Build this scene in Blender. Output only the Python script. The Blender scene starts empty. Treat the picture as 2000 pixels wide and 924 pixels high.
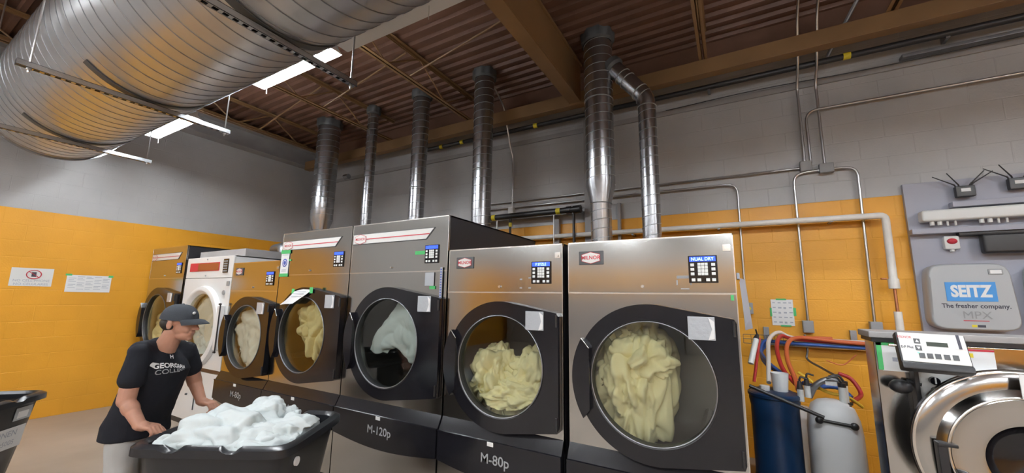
import bpy, bmesh, math, random
from mathutils import Vector, Matrix, noise
PI = math.pi
random.seed(7)
noise.seed_set(23)
SC = bpy.context.scene
COL = SC.collection

# ------------------------------------------------------------------ camera
cam = bpy.data.cameras.new('camera'); camo = bpy.data.objects.new('camera', cam); COL.objects.link(camo)
cam.sensor_width = 36.0; cam.sensor_fit = 'HORIZONTAL'; cam.lens = 759.73 / 2000 * 36.0
cam.clip_start = 0.02; cam.clip_end = 100
RT = Vector((0.8710814, 0.49092905, 0.01434776)); UP = Vector((0.06471619, -0.1436899, 0.98750444)); FW = Vector((-0.48685624, 0.85926822, 0.15693666))
m = Matrix((RT, UP, -FW)).transposed().to_4x4(); m.translation = (0, 0, 1.6)
camo.matrix_world = m
SC.camera = camo
# ------------------------------------------------------------------ world, exposure
w = bpy.data.worlds.new('world'); SC.world = w; w.use_nodes = True
w.node_tree.nodes['Background'].inputs[0].default_value = (0.6, 0.65, 0.7, 1); w.node_tree.nodes['Background'].inputs[1].default_value = 0.3
vs = SC.view_settings
vs.view_transform = 'Standard'; vs.look = 'None'; vs.gamma = 1.0; vs.use_curve_mapping = False
vs.exposure = 1.45
SC.cycles.max_bounces = 8; SC.cycles.diffuse_bounces = 4; SC.cycles.glossy_bounces = 4; SC.cycles.transmission_bounces = 4
SC.cycles.transparent_max_bounces = 8; SC.cycles.caustics_reflective = False; SC.cycles.caustics_refractive = False
SC.cycles.sample_clamp_indirect = 4.0; SC.cycles.blur_glossy = 1.0
try:
    SC.cycles.use_denoising = True
except Exception:
    pass
LAMP = 62.0

# ------------------------------------------------------------------ materials
MATS = {}
def nodes_of(name):
    mt = bpy.data.materials.new(name); mt.use_nodes = True
    return mt, mt.node_tree.nodes, mt.node_tree.links, mt.node_tree.nodes['Principled BSDF']
def mat(name, col, rough=0.5, metal=0.0, bump=0.0, bscale=40.0, var=0.0, vscale=4.0, stretch=None, coat=0.0, spec=None, rvar=0.0, sub=0.0):
    if name in MATS: return MATS[name]
    mt, N, L, P = nodes_of(name)
    P.inputs['Base Color'].default_value = (*col, 1); P.inputs['Roughness'].default_value = rough; P.inputs['Metallic'].default_value = metal
    if coat: P.inputs['Coat Weight'].default_value = coat; P.inputs['Coat Roughness'].default_value = 0.08
    if spec is not None: P.inputs['Specular IOR Level'].default_value = spec
    if sub:
        P.inputs['Subsurface Weight'].default_value = sub; P.inputs['Subsurface Radius'].default_value = (0.01, 0.004, 0.002)
    tc = N.new('ShaderNodeTexCoord'); src = tc.outputs['Object']
    if stretch:
        mp = N.new('ShaderNodeMapping'); mp.inputs['Scale'].default_value = stretch; L.new(src, mp.inputs[0]); src = mp.outputs[0]
    if bump:
        n = N.new('ShaderNodeTexNoise'); n.inputs['Scale'].default_value = bscale; n.inputs['Detail'].default_value = 3; L.new(src, n.inputs[0])
        b = N.new('ShaderNodeBump'); b.inputs['Strength'].default_value = bump; b.inputs['Distance'].default_value = 0.01
        L.new(n.outputs[0], b.inputs['Height']); L.new(b.outputs[0], P.inputs['Normal'])
    if var:
        n = N.new('ShaderNodeTexNoise'); n.inputs['Scale'].default_value = vscale; n.inputs['Detail'].default_value = 4; L.new(src, n.inputs[0])
        r = N.new('ShaderNodeMapRange'); r.inputs[1].default_value = 0.3; r.inputs[2].default_value = 0.7; r.inputs[3].default_value = 1 - var; r.inputs[4].default_value = 1 + var
        L.new(n.outputs[0], r.inputs[0])
        v = N.new('ShaderNodeVectorMath'); v.operation = 'SCALE'; v.inputs[0].default_value = col; L.new(r.outputs[0], v.inputs['Scale'])
        L.new(v.outputs[0], P.inputs['Base Color'])
    if rvar:
        n = N.new('ShaderNodeTexNoise'); n.inputs['Scale'].default_value = vscale * 1.7; n.inputs['Detail'].default_value = 3; L.new(src, n.inputs[0])
        r = N.new('ShaderNodeMapRange'); r.inputs[1].default_value = 0.3; r.inputs[2].default_value = 0.7; r.inputs[3].default_value = max(0.02, rough - rvar); r.inputs[4].default_value = rough + rvar
        L.new(n.outputs[0], r.inputs[0]); L.new(r.outputs[0], P.inputs['Roughness'])
    MATS[name] = mt
    return mt
def emis(name, col, s):
    if name in MATS: return MATS[name]
    mt, N, L, P = nodes_of(name)
    P.inputs['Base Color'].default_value = (*col, 1); P.inputs['Emission Color'].default_value = (*col, 1); P.inputs['Emission Strength'].default_value = s
    MATS[name] = mt; return mt
def wall_mat(name, axis):
    mt, N, L, P = nodes_of(name)
    geo = N.new('ShaderNodeNewGeometry'); sp = N.new('ShaderNodeSeparateXYZ'); L.new(geo.outputs['Position'], sp.inputs[0])
    cb = N.new('ShaderNodeCombineXYZ'); L.new(sp.outputs[axis], cb.inputs[0]); L.new(sp.outputs[2], cb.inputs[1])
    br = N.new('ShaderNodeTexBrick'); br.offset = 0.5; L.new(cb.outputs[0], br.inputs['Vector'])
    br.inputs['Scale'].default_value = 1; br.inputs['Mortar Size'].default_value = 0.006; br.inputs['Mortar Smooth'].default_value = 0.6
    br.inputs['Brick Width'].default_value = 0.4064; br.inputs['Row Height'].default_value = 0.2032; br.inputs['Bias'].default_value = 0
    gt = N.new('ShaderNodeMath'); gt.operation = 'GREATER_THAN'; gt.inputs[1].default_value = 2.642; L.new(sp.outputs[2], gt.inputs[0])
    no = N.new('ShaderNodeTexNoise'); no.inputs['Scale'].default_value = 1.3; no.inputs['Detail'].default_value = 5; L.new(geo.outputs['Position'], no.inputs[0])
    mr = N.new('ShaderNodeMapRange'); mr.inputs[1].default_value = 0.3; mr.inputs[2].default_value = 0.7; mr.inputs[3].default_value = 0.9; mr.inputs[4].default_value = 1.08; L.new(no.outputs[0], mr.inputs[0])
    mx = N.new('ShaderNodeMix'); mx.data_type = 'RGBA'; L.new(gt.outputs[0], mx.inputs['Factor'])
    mx.inputs['A'].default_value = (0.80, 0.375, 0.03, 1); mx.inputs['B'].default_value = (0.46, 0.46, 0.465, 1)
    vm = N.new('ShaderNodeVectorMath'); vm.operation = 'SCALE'; L.new(mx.outputs['Result'], vm.inputs[0]); L.new(mr.outputs[0], vm.inputs['Scale'])
    L.new(vm.outputs[0], P.inputs['Base Color'])
    P.inputs['Roughness'].default_value = 0.42
    n2 = N.new('ShaderNodeTexNoise'); n2.inputs['Scale'].default_value = 60; L.new(geo.outputs['Position'], n2.inputs[0])
    b2 = N.new('ShaderNodeBump'); b2.inputs['Strength'].default_value = 0.12; b2.inputs['Distance'].default_value = 0.01; L.new(n2.outputs[0], b2.inputs['Height'])
    b = N.new('ShaderNodeBump'); b.invert = True; b.inputs['Strength'].default_value = 0.38; b.inputs['Distance'].default_value = 0.006
    L.new(br.outputs['Fac'], b.inputs['Height']); L.new(b2.outputs[0], b.inputs['Normal']); L.new(b.outputs[0], P.inputs['Normal'])
    return mt
def glass_mat():
    mt = bpy.data.materials.new('door_glass'); mt.use_nodes = True; N = mt.node_tree.nodes; L = mt.node_tree.links
    N.remove(N['Principled BSDF']); out = N['Material Output']
    tr = N.new('ShaderNodeBsdfTransparent'); tr.inputs[0].default_value = (0.90, 0.92, 0.90, 1)
    gl = N.new('ShaderNodeBsdfGlossy'); gl.inputs['Roughness'].default_value = 0.02; gl.inputs[0].default_value = (1, 1, 1, 1)
    fr = N.new('ShaderNodeLayerWeight'); fr.inputs[0].default_value = 0.5
    pw = N.new('ShaderNodeMath'); pw.operation = 'POWER'; pw.inputs[1].default_value = 4.5; L.new(fr.outputs['Facing'], pw.inputs[0])
    mr = N.new('ShaderNodeMath'); mr.operation = 'MULTIPLY_ADD'; mr.inputs[1].default_value = 0.5; mr.inputs[2].default_value = 0.045; mr.use_clamp = True; L.new(pw.outputs[0], mr.inputs[0])
    mx = N.new('ShaderNodeMixShader'); L.new(mr.outputs[0], mx.inputs[0]); L.new(tr.outputs[0], mx.inputs[1]); L.new(gl.outputs[0], mx.inputs[2]); L.new(mx.outputs[0], out.inputs[0])
    return mt
M = dict(
    wallx=wall_mat('painted_block_x', 0), wally=wall_mat('painted_block_y', 1), glass=glass_mat(),
    floor=mat('floor_concrete', (0.36, 0.30, 0.245), 0.45, var=0.12, vscale=1.5, bump=0.05),
    deck=mat('deck_paint', (0.16, 0.080, 0.052), 0.5, var=0.15, vscale=3),
    beam=mat('beam_paint', (0.25, 0.145, 0.065), 0.45, var=0.1, vscale=3),
    greybeam=mat('grey_beam_paint', (0.33, 0.32, 0.32), 0.5, var=0.08),
    steel=mat('brushed_stainless', (0.53, 0.525, 0.51), 0.16, 1.0, bump=0.018, bscale=2.0, stretch=(1, 1, 0.8)),
    steel_trim=mat('steel_trim', (0.78, 0.76, 0.72), 0.25, 1.0),
    sidepanel=mat('black_side_panel', (0.018, 0.018, 0.022), 0.35),
    gloss=mat('gloss_black_plastic', (0.009, 0.009, 0.012), 0.16, bump=0.01, bscale=6),
    satin=mat('satin_black', (0.018, 0.018, 0.02), 0.4),
    bin=mat('black_poly', (0.014, 0.015, 0.018), 0.28, bump=0.03, bscale=12),
    rubber=mat('rubber', (0.01, 0.01, 0.01), 0.7),
    white=mat('white_enamel', (0.74, 0.75, 0.75), 0.3),
    whitep=mat('white_plastic', (0.72, 0.73, 0.72), 0.4),
    offwhite=mat('white_pipe_cover', (0.80, 0.78, 0.74), 0.55, var=0.06, vscale=8),
    grey=mat('grey_plastic', (0.30, 0.31, 0.32), 0.45),
    darkgrey=mat('dark_grey', (0.08, 0.085, 0.09), 0.5),
    galv=mat("galvanised_steel", (0.42, 0.43, 0.45), 0.27, 0.95),
    galvduct=mat('galvanised_spiral_duct', (0.62, 0.62, 0.63), 0.33, 0.92, var=0.04, vscale=6, rvar=0.03),
    galvdark=mat('dull_galvanised', (0.30, 0.31, 0.33), 0.42, 0.9, var=0.1, vscale=12),
    emt=mat('conduit_steel', (0.55, 0.55, 0.55), 0.3, 1.0),
    drum=mat('drum_steel', (0.42, 0.41, 0.40), 0.35, 1.0),
    seam=mat('duct_seam', (0.40, 0.41, 0.42), 0.55, 0.5),
    brownstrip=mat('brown_strip', (0.09, 0.05, 0.035), 0.4),
    copper=mat('copper', (0.50, 0.22, 0.12), 0.4, 0.9),
    blackpipe=mat('black_iron_pipe', (0.02, 0.02, 0.022), 0.4),
    yellow=mat('yellow_tape', (0.75, 0.62, 0.03), 0.5),
    green=mat('green_tape', (0.08, 0.50, 0.16), 0.6),
    paper=mat('paper', (0.78, 0.79, 0.80), 0.7),
    papergrey=mat('printed_grey', (0.42, 0.45, 0.52), 0.7),
    ink=mat('dark_ink', (0.05, 0.05, 0.07), 0.7),
    red=mat('red_print', (0.55, 0.03, 0.05), 0.5),
    redhose=mat('red_hose', (0.45, 0.03, 0.03), 0.4),
    orangehose=mat('orange_hose', (0.62, 0.14, 0.05), 0.4),
    bluehose=mat('blue_hose', (0.04, 0.12, 0.42), 0.4),
    yellowhose=mat('yellow_hose', (0.75, 0.50, 0.05), 0.4),
    whitehose=mat('white_hose', (0.70, 0.68, 0.66), 0.45),
    bluedrum=mat('blue_drum', (0.006, 0.03, 0.085), 0.35),
    jug=mat('natural_jug', (0.78, 0.79, 0.80), 0.4, sub=0.0),
    board=mat('board_paint', (0.38, 0.39, 0.46), 0.55),
    seitzblue=mat('sign_blue', (0.06, 0.30, 0.70), 0.4),
    dispenser=mat('dispenser_grey', (0.42, 0.44, 0.46), 0.35),
    blueink=mat('blue_print', (0.06, 0.10, 0.45), 0.5),
    keys=mat('key_white', (0.80, 0.82, 0.82), 0.4),
    pouch=mat('clear_pouch', (0.45, 0.48, 0.52), 0.12, coat=0.5, bump=0.3, bscale=30),
    linen_white=mat('white_linen', (0.60, 0.65, 0.65), 0.85, bump=0.08, bscale=180, spec=0.2),
    linen_cream=mat('cream_linen', (0.88, 0.79, 0.47), 0.85, bump=0.08, bscale=180, spec=0.2),
    linen_ivory=mat('ivory_linen', (0.80, 0.77, 0.68), 0.85, bump=0.08, bscale=180, spec=0.2),
    linen_yellow=mat('yellow_linen', (0.72, 0.62, 0.33), 0.85, bump=0.08, bscale=180, spec=0.2),
    skin=mat('skin', (0.46, 0.235, 0.16), 0.5, var=0.06, vscale=18, sub=0.08),
    hair=mat('hair', (0.015, 0.012, 0.01), 0.6),
    shirt=mat('black_shirt', (0.010, 0.011, 0.016), 0.85, spec=0.25),
    cap=mat('charcoal_cap', (0.045, 0.052, 0.062), 0.8, bump=0.1, bscale=200, spec=0.25),
    trousers=mat('grey_trousers', (0.42, 0.42, 0.41), 0.85),
    lamp=emis('tube_light', (0.93, 0.97, 1.0), LAMP),
    lcdblue=emis('lcd_blue', (0.02, 0.06, 0.75), 0.9),
    lcdtext=emis('lcd_text', (0.25, 0.45, 1.0), 1.6),
    ledgreen=emis('led_green', (0.1, 0.9, 0.2), 1.5),
    lcddark=mat('lcd_dark', (0.03, 0.04, 0.03), 0.3),
)

# ------------------------------------------------------------------ mesh builder
def frame_for(d):
    d = d.normalized(); a = Vector((0, 0, 1)) if abs(d.z) < 0.9 else Vector((1, 0, 0))
    x = a.cross(d).normalized(); return x, d.cross(x)
_textcache = {}
def text_data(s, bold):
    k = (s, bold)
    if k in _textcache: return _textcache[k]
    cu = bpy.data.curves.new('txt', 'FONT'); cu.body = s; cu.size = 1; cu.align_x = 'CENTER'; cu.align_y = 'CENTER'; cu.offset = bold; cu.resolution_u = 3
    o = bpy.data.objects.new('txt', cu); COL.objects.link(o)
    dg = bpy.context.evaluated_depsgraph_get(); me = bpy.data.meshes.new_from_object(o.evaluated_get(dg))
    vs_ = [v.co.copy() for v in me.vertices]; fs = [tuple(p.vertices) for p in me.polygons]
    bpy.data.objects.remove(o); bpy.data.curves.remove(cu); bpy.data.meshes.remove(me)
    _textcache[k] = (vs_, fs); return vs_, fs
class MB:
    def __init__(s, T=None): s.v = []; s.f = []; s.T = T or Matrix(); s.wn = False
    def add(s, v, f):
        n = len(s.v); s.v += [s.T @ Vector(p) for p in v]; s.f += [tuple(i + n for i in q) for q in f]; return s
    def box(s, a, b, bev=0.0, seg=2):
        x0, y0, z0 = a; x1, y1, z1 = b
        x0, x1 = min(x0, x1), max(x0, x1); y0, y1 = min(y0, y1), max(y0, y1); z0, z1 = min(z0, z1), max(z0, z1)
        bm = bmesh.new(); bmesh.ops.create_cube(bm, size=1)
        for q in bm.verts: q.co = Vector(((x0 + x1) / 2 + q.co.x * (x1 - x0), (y0 + y1) / 2 + q.co.y * (y1 - y0), (z0 + z1) / 2 + q.co.z * (z1 - z0)))
        if bev: s.wn = True; bmesh.ops.bevel(bm, geom=bm.edges[:], offset=min(bev, 0.45 * min(x1 - x0, y1 - y0, z1 - z0)), segments=seg, profile=0.5, affect='EDGES')
        bm.verts.index_update(); s.add([q.co.copy() for q in bm.verts], [tuple(q.index for q in f.verts) for f in bm.faces]); bm.free(); return s
    def rings(s, R, closed=False, cap=True):
        n = len(R[0]); v = [p for r in R for p in r]; f = []; k = len(R)
        for i in range(k if closed else k - 1):
            a = i * n; b = ((i + 1) % k) * n
            for j in range(n): f.append((a + j, a + (j + 1) % n, b + (j + 1) % n, b + j))
        if cap and not closed: f.append(tuple(range(n))[::-1]); f.append(tuple(range((k - 1) * n, k * n)))
        return s.add(v, f)
    def tube(s, pts, r, n=12, closed=False, cap=True):
        P = [Vector(p) for p in pts]; K = len(P); R = []; x = None
        for i in range(K):
            if closed: d = P[(i + 1) % K] - P[i - 1]
            else: d = (P[min(i + 1, K - 1)] - P[i]).normalized() + (P[i] - P[max(i - 1, 0)]).normalized() if 0 < i < K - 1 else P[min(i + 1, K - 1)] - P[max(i - 1, 0)]
            d = d.normalized()
            if x is None: x, y = frame_for(d)
            else: x = (x - d * x.dot(d)).normalized(); y = d.cross(x)
            rr = r[i] if isinstance(r, (list, tuple)) else r
            R.append([P[i] + x * (rr * math.cos(t * 2 * PI / n)) + y * (rr * math.sin(t * 2 * PI / n)) for t in range(n)])
        return s.rings(R, closed, cap)
    def cyl(s, a, b, r, r2=None, n=24): return s.tube([a, b], [r, r if r2 is None else r2], n)
    def lathe(s, prof, o, axis, n=32, cap=False, closed=False):
        o = Vector(o); d = Vector(axis).normalized(); x, y = frame_for(d)
        R = [[o + d * h + x * (r * math.cos(t * 2 * PI / n)) + y * (r * math.sin(t * 2 * PI / n)) for t in range(n)] for r, h in prof]
        return s.rings(R, closed, cap)
    def prism(s, poly, y0, y1):  # poly in (x,z), extruded over y
        n = len(poly); v = [(x, y0, z) for x, z in poly] + [(x, y1, z) for x, z in poly]
        f = [tuple(range(n)), tuple(range(n, 2 * n))[::-1]] + [(i, i + n, (i + 1) % n + n, (i + 1) % n) for i in range(n)]
        return s.add(v, f)
    def plate(s, outer, c, r, y0, y1, n=None):  # plate with a round hole; outer(theta)->(x,z)
        n = n or 72; v = []; f = []
        for t in range(n):
            a = 2 * PI * t / n; ox, oz = outer(a); ix, iz = c[0] + r * math.cos(a), c[1] + r * math.sin(a)
            v += [(ox, y0, oz), (ix, y0, iz), (ix, y1, iz), (ox, y1, oz)]
        for t in range(n):
            a = 4 * t; b = 4 * ((t + 1) % n)
            for k in range(4): f.append((a + k, a + (k + 1) % 4, b + (k + 1) % 4, b + k))
        return s.add(v, f)
    def ell(s, c, r, rot=None, sub=3):
        bm = bmesh.new(); bmesh.ops.create_icosphere(bm, subdivisions=sub, radius=1)
        Rm = rot or Matrix.Identity(3); c = Vector(c)
        s.add([c + Rm @ Vector((q.co.x * r[0], q.co.y * r[1], q.co.z * r[2])) for q in bm.verts], [tuple(q.index for q in f.verts) for f in bm.faces]); bm.free(); return s
    def caps(s, a, b, ra, rb, n=16):
        a = Vector(a); b = Vector(b); d = (b - a).normalized(); P = []; R = []
        for i in range(5):
            t = PI / 2 * (1 - i / 5); P.append(a - d * ra * math.sin(t)); R.append(max(ra * math.cos(t), 1e-4))
        for i in range(6):
            t = PI / 2 * i / 5; P.append(b + d * rb * math.sin(t)); R.append(max(rb * math.cos(t), 1e-4))
        return s.tube(P, R, n)
    def text(s, st, size, o, ux=(1, 0, 0), uy=(0, 0, 1), thick=0.001, bold=0.0, sx=1.0, out=None):
        vs_, fs = text_data(st, bold); o = Vector(o); ux = Vector(ux); uy = Vector(uy); nrm = ux.cross(uy).normalized()
        front = [o + ux * (p.x * size * sx) + uy * (p.y * size) + nrm * thick for p in vs_]
        return s.add(front, fs)
    def build(s, name, material, parent=None, world=False, smooth=True, ang=38, origin=None):
        me = bpy.data.meshes.new(name); V = s.v
        if world and parent is not None:
            inv = WM[parent].inverted(); V = [inv @ p for p in V]
        loc = None
        if parent is None:
            if origin is None:
                xs = [p.x for p in V]; ys = [p.y for p in V]; zs = [p.z for p in V]; origin = Vector(((min(xs) + max(xs)) / 2, (min(ys) + max(ys)) / 2, min(zs)))
            loc = Vector(origin); V = [p - loc for p in V]
        me.from_pydata([tuple(p) for p in V], [], s.f)
        bm = bmesh.new(); bm.from_mesh(me); bmesh.ops.recalc_face_normals(bm, faces=bm.faces[:])
        if smooth:
            for e in bm.edges: e.smooth = not (len(e.link_faces) != 2 or e.calc_face_angle(0) > math.radians(ang))
        for f in bm.faces: f.smooth = smooth
        bm.to_mesh(me); bm.free()
        me.materials.append(M[material] if isinstance(material, str) else material)
        o = bpy.data.objects.new(name, me); COL.objects.link(o)
        if s.wn and smooth: wn_ = o.modifiers.new('flat_faces', 'WEIGHTED_NORMAL'); wn_.keep_sharp = True
        if parent is not None: o.parent = parent; WM[o] = WM[parent].copy()
        else: o.location = loc; WM[o] = Matrix.Translation(loc)
        return o
WM = {}
def tag(o, label=None, cat=None, group=None, kind=None):
    if label: o['label'] = label
    if cat: o['category'] = cat
    if group: o['group'] = group
    if kind: o['kind'] = kind
    return o
def thing(name, label, cat, loc=(0, 0, 0), rz=0.0, group=None):
    o = bpy.data.objects.new(name, None); COL.objects.link(o); o.location = loc; o.rotation_euler = (0, 0, rz); o.empty_display_size = 0.1
    WM[o] = Matrix.Translation(Vector(loc)) @ Matrix.Rotation(rz, 4, 'Z'); return tag(o, label, cat, group)
def struct(name, mb, material, **k): return tag(mb.build(name, material, **k), kind='structure')
def solo(name, mb, material, label, cat, group=None, **k): return tag(mb.build(name, material, **k), label, cat, group)
def arcpts(c, r, a0, a1, n, u, v):
    c = Vector(c); u = Vector(u); v = Vector(v)
    return [c + u * (r * math.cos(a0 + (a1 - a0) * i / n)) + v * (r * math.sin(a0 + (a1 - a0) * i / n)) for i in range(n + 1)]
def bez(P, n=24):
    # Catmull-Rom through the points
    P = [Vector(p) for p in P]; Q = [P[0] * 2 - P[1]] + P + [P[-1] * 2 - P[-2]]; out = []
    for i in range(1, len(Q) - 2):
        for k in range(n):
            t = k / n; a, b, c, d = Q[i - 1], Q[i], Q[i + 1], Q[i + 2]
            out.append(0.5 * ((2 * b) + (c - a) * t + (2 * a - 5 * b + 4 * c - d) * t * t + (3 * b - a - 3 * c + d) * t ** 3))
    out.append(P[-1]); return out
def elbow(pts, r=0.08, n=6):
    # polyline with rounded corners
    P = [Vector(p) for p in pts]; out = [P[0]]
    for i in range(1, len(P) - 1):
        a = (P[i - 1] - P[i]); b = (P[i + 1] - P[i]); rr = min(r, a.length * .49, b.length * .49); a = P[i] + a.normalized() * rr; b = P[i] + b.normalized() * rr
        for k in range(n + 1):
            t = k / n; out.append(a * (1 - t) ** 2 + P[i] * 2 * t * (1 - t) + b * t * t)
    out.append(P[-1]); return out

# ------------------------------------------------------------------ the room
XL, XR, YB, YF, ZD = -7.85, 6.5, 5.03, -8.9, 4.74
struct('floor', MB().box((XL - .2, YF - .2, -0.2), (XR + .2, YB + .2, 0)), 'floor')
struct('wall_back', MB().box((XL - .2, YB, 0), (XR + .2, YB + .2, 5.1)), 'wallx')
struct('wall_left', MB().box((XL - .2, YF, 0), (XL, YB, 5.1)), 'wally')
struct('wall_right', MB().box((XR, YF, 0), (XR + .2, YB, 5.1)), 'wally')
struct('wall_front', MB().box((XL - .2, YF - .2, 0), (XR + .2, YF, 5.1)), 'wallx')
d = MB(); P = .152; y = YF; prof = []
while y < YB:
    prof += [(y, ZD), (y + .045, ZD), (y + .062, ZD + .038), (y + P - .017, ZD + .038)]; y += P
prof = [(min(a, YB), b) for a, b in prof]
v = []; f = []
for a, b in prof: v += [(XL, a, b), (XR, a, b)]
for i in range(len(prof) - 1): f.append((2 * i, 2 * i + 2, 2 * i + 3, 2 * i + 1))
n0 = len(v); v += [(XL, YF, ZD + .12), (XR, YF, ZD + .12), (XL, YB, ZD + .12), (XR, YB, ZD + .12)]
f.append((n0, n0 + 1, n0 + 3, n0 + 2)); d.add(v, f)
struct('ceiling', d, 'deck')
struct('reflection_door', MB().box((XL, -5.6, 0), (XL + .06, -.9, 3.3), .01), mat('reflection_door_grey', (0.42, 0.42, 0.42), .5))  # unseen grey door, added so the steel dryer fronts reflect less yellow
struct('shade_strip', MB().box((XL, YB - .06, 4.44), (XR, YB, ZD)), 'deck')  # dark strip painting in the shade between wall beam and deck
struct('trim_1', MB().box((XL, YB - .025, 3.93), (XR, YB, 4.0), .006), 'greybeam')

# ------------------------------------------------------------------ roof steel
def ibeam_x(x0, x1, yc, z0, z1, wf, t=.012):
    b = MB(); b.box((x0, yc - wf / 2, z0), (x1, yc + wf / 2, z0 + t)); b.box((x0, yc - wf / 2, z1 - t), (x1, yc + wf / 2, z1)); b.box((x0, yc - t / 2, z0 + t), (x1, yc + t / 2, z1 - t)); return b
solo('roof_beam', MB().box((XL + .26, 4.62, 4.165), (XR, 4.74, 4.34), .006), 'beam', 'long orange-brown ledger beam running along the top of the back wall', 'beam', 'painted roof beams')
solo('roof_beam', MB().box((-1.76, YF, 4.19), (-1.60, 4.62, 4.22), .004).box((-1.735, YF, 4.22), (-1.60, 4.62, 4.68)).box((-1.79, YF, 4.68), (-1.575, 4.62, 4.715), .004), 'beam', 'thick orange-brown girder crossing the ceiling left of the forked exhaust pipe', 'beam', 'painted roof beams')
lb = MB().box((XL, YF, 4.27), (XL + .24, YB, 4.29)).box((XL, YF, 4.29), (XL + .12, YB, 4.60)).box((XL, YF, 4.60), (XL + .25, YB, 4.62))
solo('roof_beam', lb, 'greybeam', 'grey painted steel beam along the top of the left wall', 'beam')
def joist(x, label):
    t = thing('roof_joist', label, 'joist', (x, 0, 4.34), 0, 'open web roof joists')
    y0, y1 = YF + .1, 4.7; zt = .385
    MB().box((-.045, y0, 0), (-.008, y1, .006)).box((-.014, y0, 0), (-.008, y1, .036)).box((.008, y0, 0), (.045, y1, .006)).box((.008, y0, 0), (.014, y1, .036)).build('bottom_chord', 'beam', t, smooth=False)
    MB().box((-.05, y0, zt), (-.008, y1, zt + .006)).box((-.014, y0, zt - .034), (-.008, y1, zt)).box((.008, y0, zt), (.05, y1, zt + .006)).box((.008, y0, zt - .034), (.014, y1, zt)).build('top_chord', 'beam', t, smooth=False)
    wv = MB(); y = y1 - .1; s = .55; up = False
    while y - s > y0:
        a, b = (zt - .01, .01) if not up else (.01, zt - .01)
        wv.tube([(0, y, a), (0, y - s, b)], .011, 6); y -= s; up = not up
    wv.build('web_bars', 'beam', t)
    return t
joist(-6.88, 'brown open web joist over the left end of the large exhaust row')
joist(-5.15, 'brown open web joist second from the left wall')
joist(-3.43, 'brown open web joist just left of the fourth exhaust pipe')
joist(-0.13, 'pale brown joist meeting the back wall beam right of the forked exhaust pipe')
joist(1.48, 'pale brown joist at the top right corner of the photo')
solo('bridging_angle', MB().box((-7.58, YF, 4.66), (-7.53, 4.6, 4.672)).box((-7.58, YF, 4.622), (-7.572, 4.6, 4.66)), 'beam', 'thin brown steel angle along the ceiling edge above the left wall beam', 'steel angle')
br = MB()
for (a, b) in (((-6.84, 3.3, 4.36), (-5.2, 3.3, 4.71)), ((-5.1, 3.3, 4.36), (-3.48, 3.3, 4.71)), ((-3.38, 3.3, 4.36), (-1.8, 3.3, 4.68))): br.tube([a, b], .012, 6)
solo('bridging_rod', br, 'beam', 'thin brown diagonal bridging rods between the joists in front of the exhaust pipes', 'steel rod')

# ------------------------------------------------------------------ large spiral duct and its trapeze hangers
YC, ZC, RD = 1.13, 3.75, 0.585
dt = thing('ventilation_duct', 'huge shiny spiral metal air duct filling the top left of the photo', 'duct', (0, YC, ZC))
X0, X1 = -6.9, 3.2
def tri(x0, x1, n): return [x0 + (x1 - x0) * i / n for i in range(n + 1)]
R = []
for x in tri(X0, X1, 40): R.append([(x, RD * math.cos(a * 2 * PI / 96), RD * math.sin(a * 2 * PI / 96)) for a in range(96)])
MB().rings(R, cap=True).build('duct_shell', 'galvduct', dt)
pitch = .142; pts = []; n = int((X1 - X0) / pitch * 48)
for i in range(n): a = i * 2 * PI / 48; pts.append((X0 + pitch * i / 48, (RD + .001) * math.cos(a), (RD + .001) * math.sin(a)))
MB().tube(pts, .0042, 5).build('spiral_seam', 'galvdark', dt)
MB().lathe([(RD + .001, -.0), (RD + .02, 0), (RD + .02, .035), (RD + .001, .035)], (X0 - .0, 0, 0), (1, 0, 0), 96, closed=True).build('end_flange', 'galv', dt)
def hanger(x, label):
    t = thing('duct_hanger', label, 'duct hanger', (x, YC, ZC), 0, 'trapeze hangers under the large duct')
    zb = -RD - .055; y0, y1 = -.69, .60
    s = MB(); s.box((-.021, y0, zb), (-.018, y1, zb + .041)).box((.018, y0, zb), (.021, y1, zb + .041)).box((-.021, y0, zb + .038), (.021, y1, zb + .041))
    s.box((-.021, y0, zb), (-.013, y1, zb + .003)).box((.013, y0, zb), (.021, y1, zb + .003))
    y = y0 + .03
    while y < y1 - .05: s.box((-.013, y + .028, zb), (.013, y + .05, zb + .003)); y += .05
    s.build('strut_channel', 'galv', t, smooth=False)
    for yy in (y0 + .06, y1 - .04):
        rr = MB().cyl((0, yy, zb - .03), (0, yy, .96), .006, n=8).build('threaded_rod', 'emt', t)
        MB().cyl((0, yy, zb - .012), (0, yy, zb), .013, n=6).build('nut', 'emt', rr)
    sd = MB(); A = [-PI / 2 - .72 + 1.44 * i / 20 for i in range(21)]; R = []
    for a in A: R.append([(xx, rr * math.cos(a), rr * math.sin(a)) for xx, rr in ((-.035, RD + .002), (-.035, RD + .008), (.035, RD + .008), (.035, RD + .002))])
    sd.rings(R); sd.build('saddle_pad', 'darkgrey', t)
hanger(-2.32, 'duct hanger bar nearest the brighter ceiling light')
hanger(-4.11, 'duct hanger bar in the middle with slotted face, above the smaller ceiling light')
hanger(-5.9, 'duct hanger bar furthest left near the end of the duct')

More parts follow.
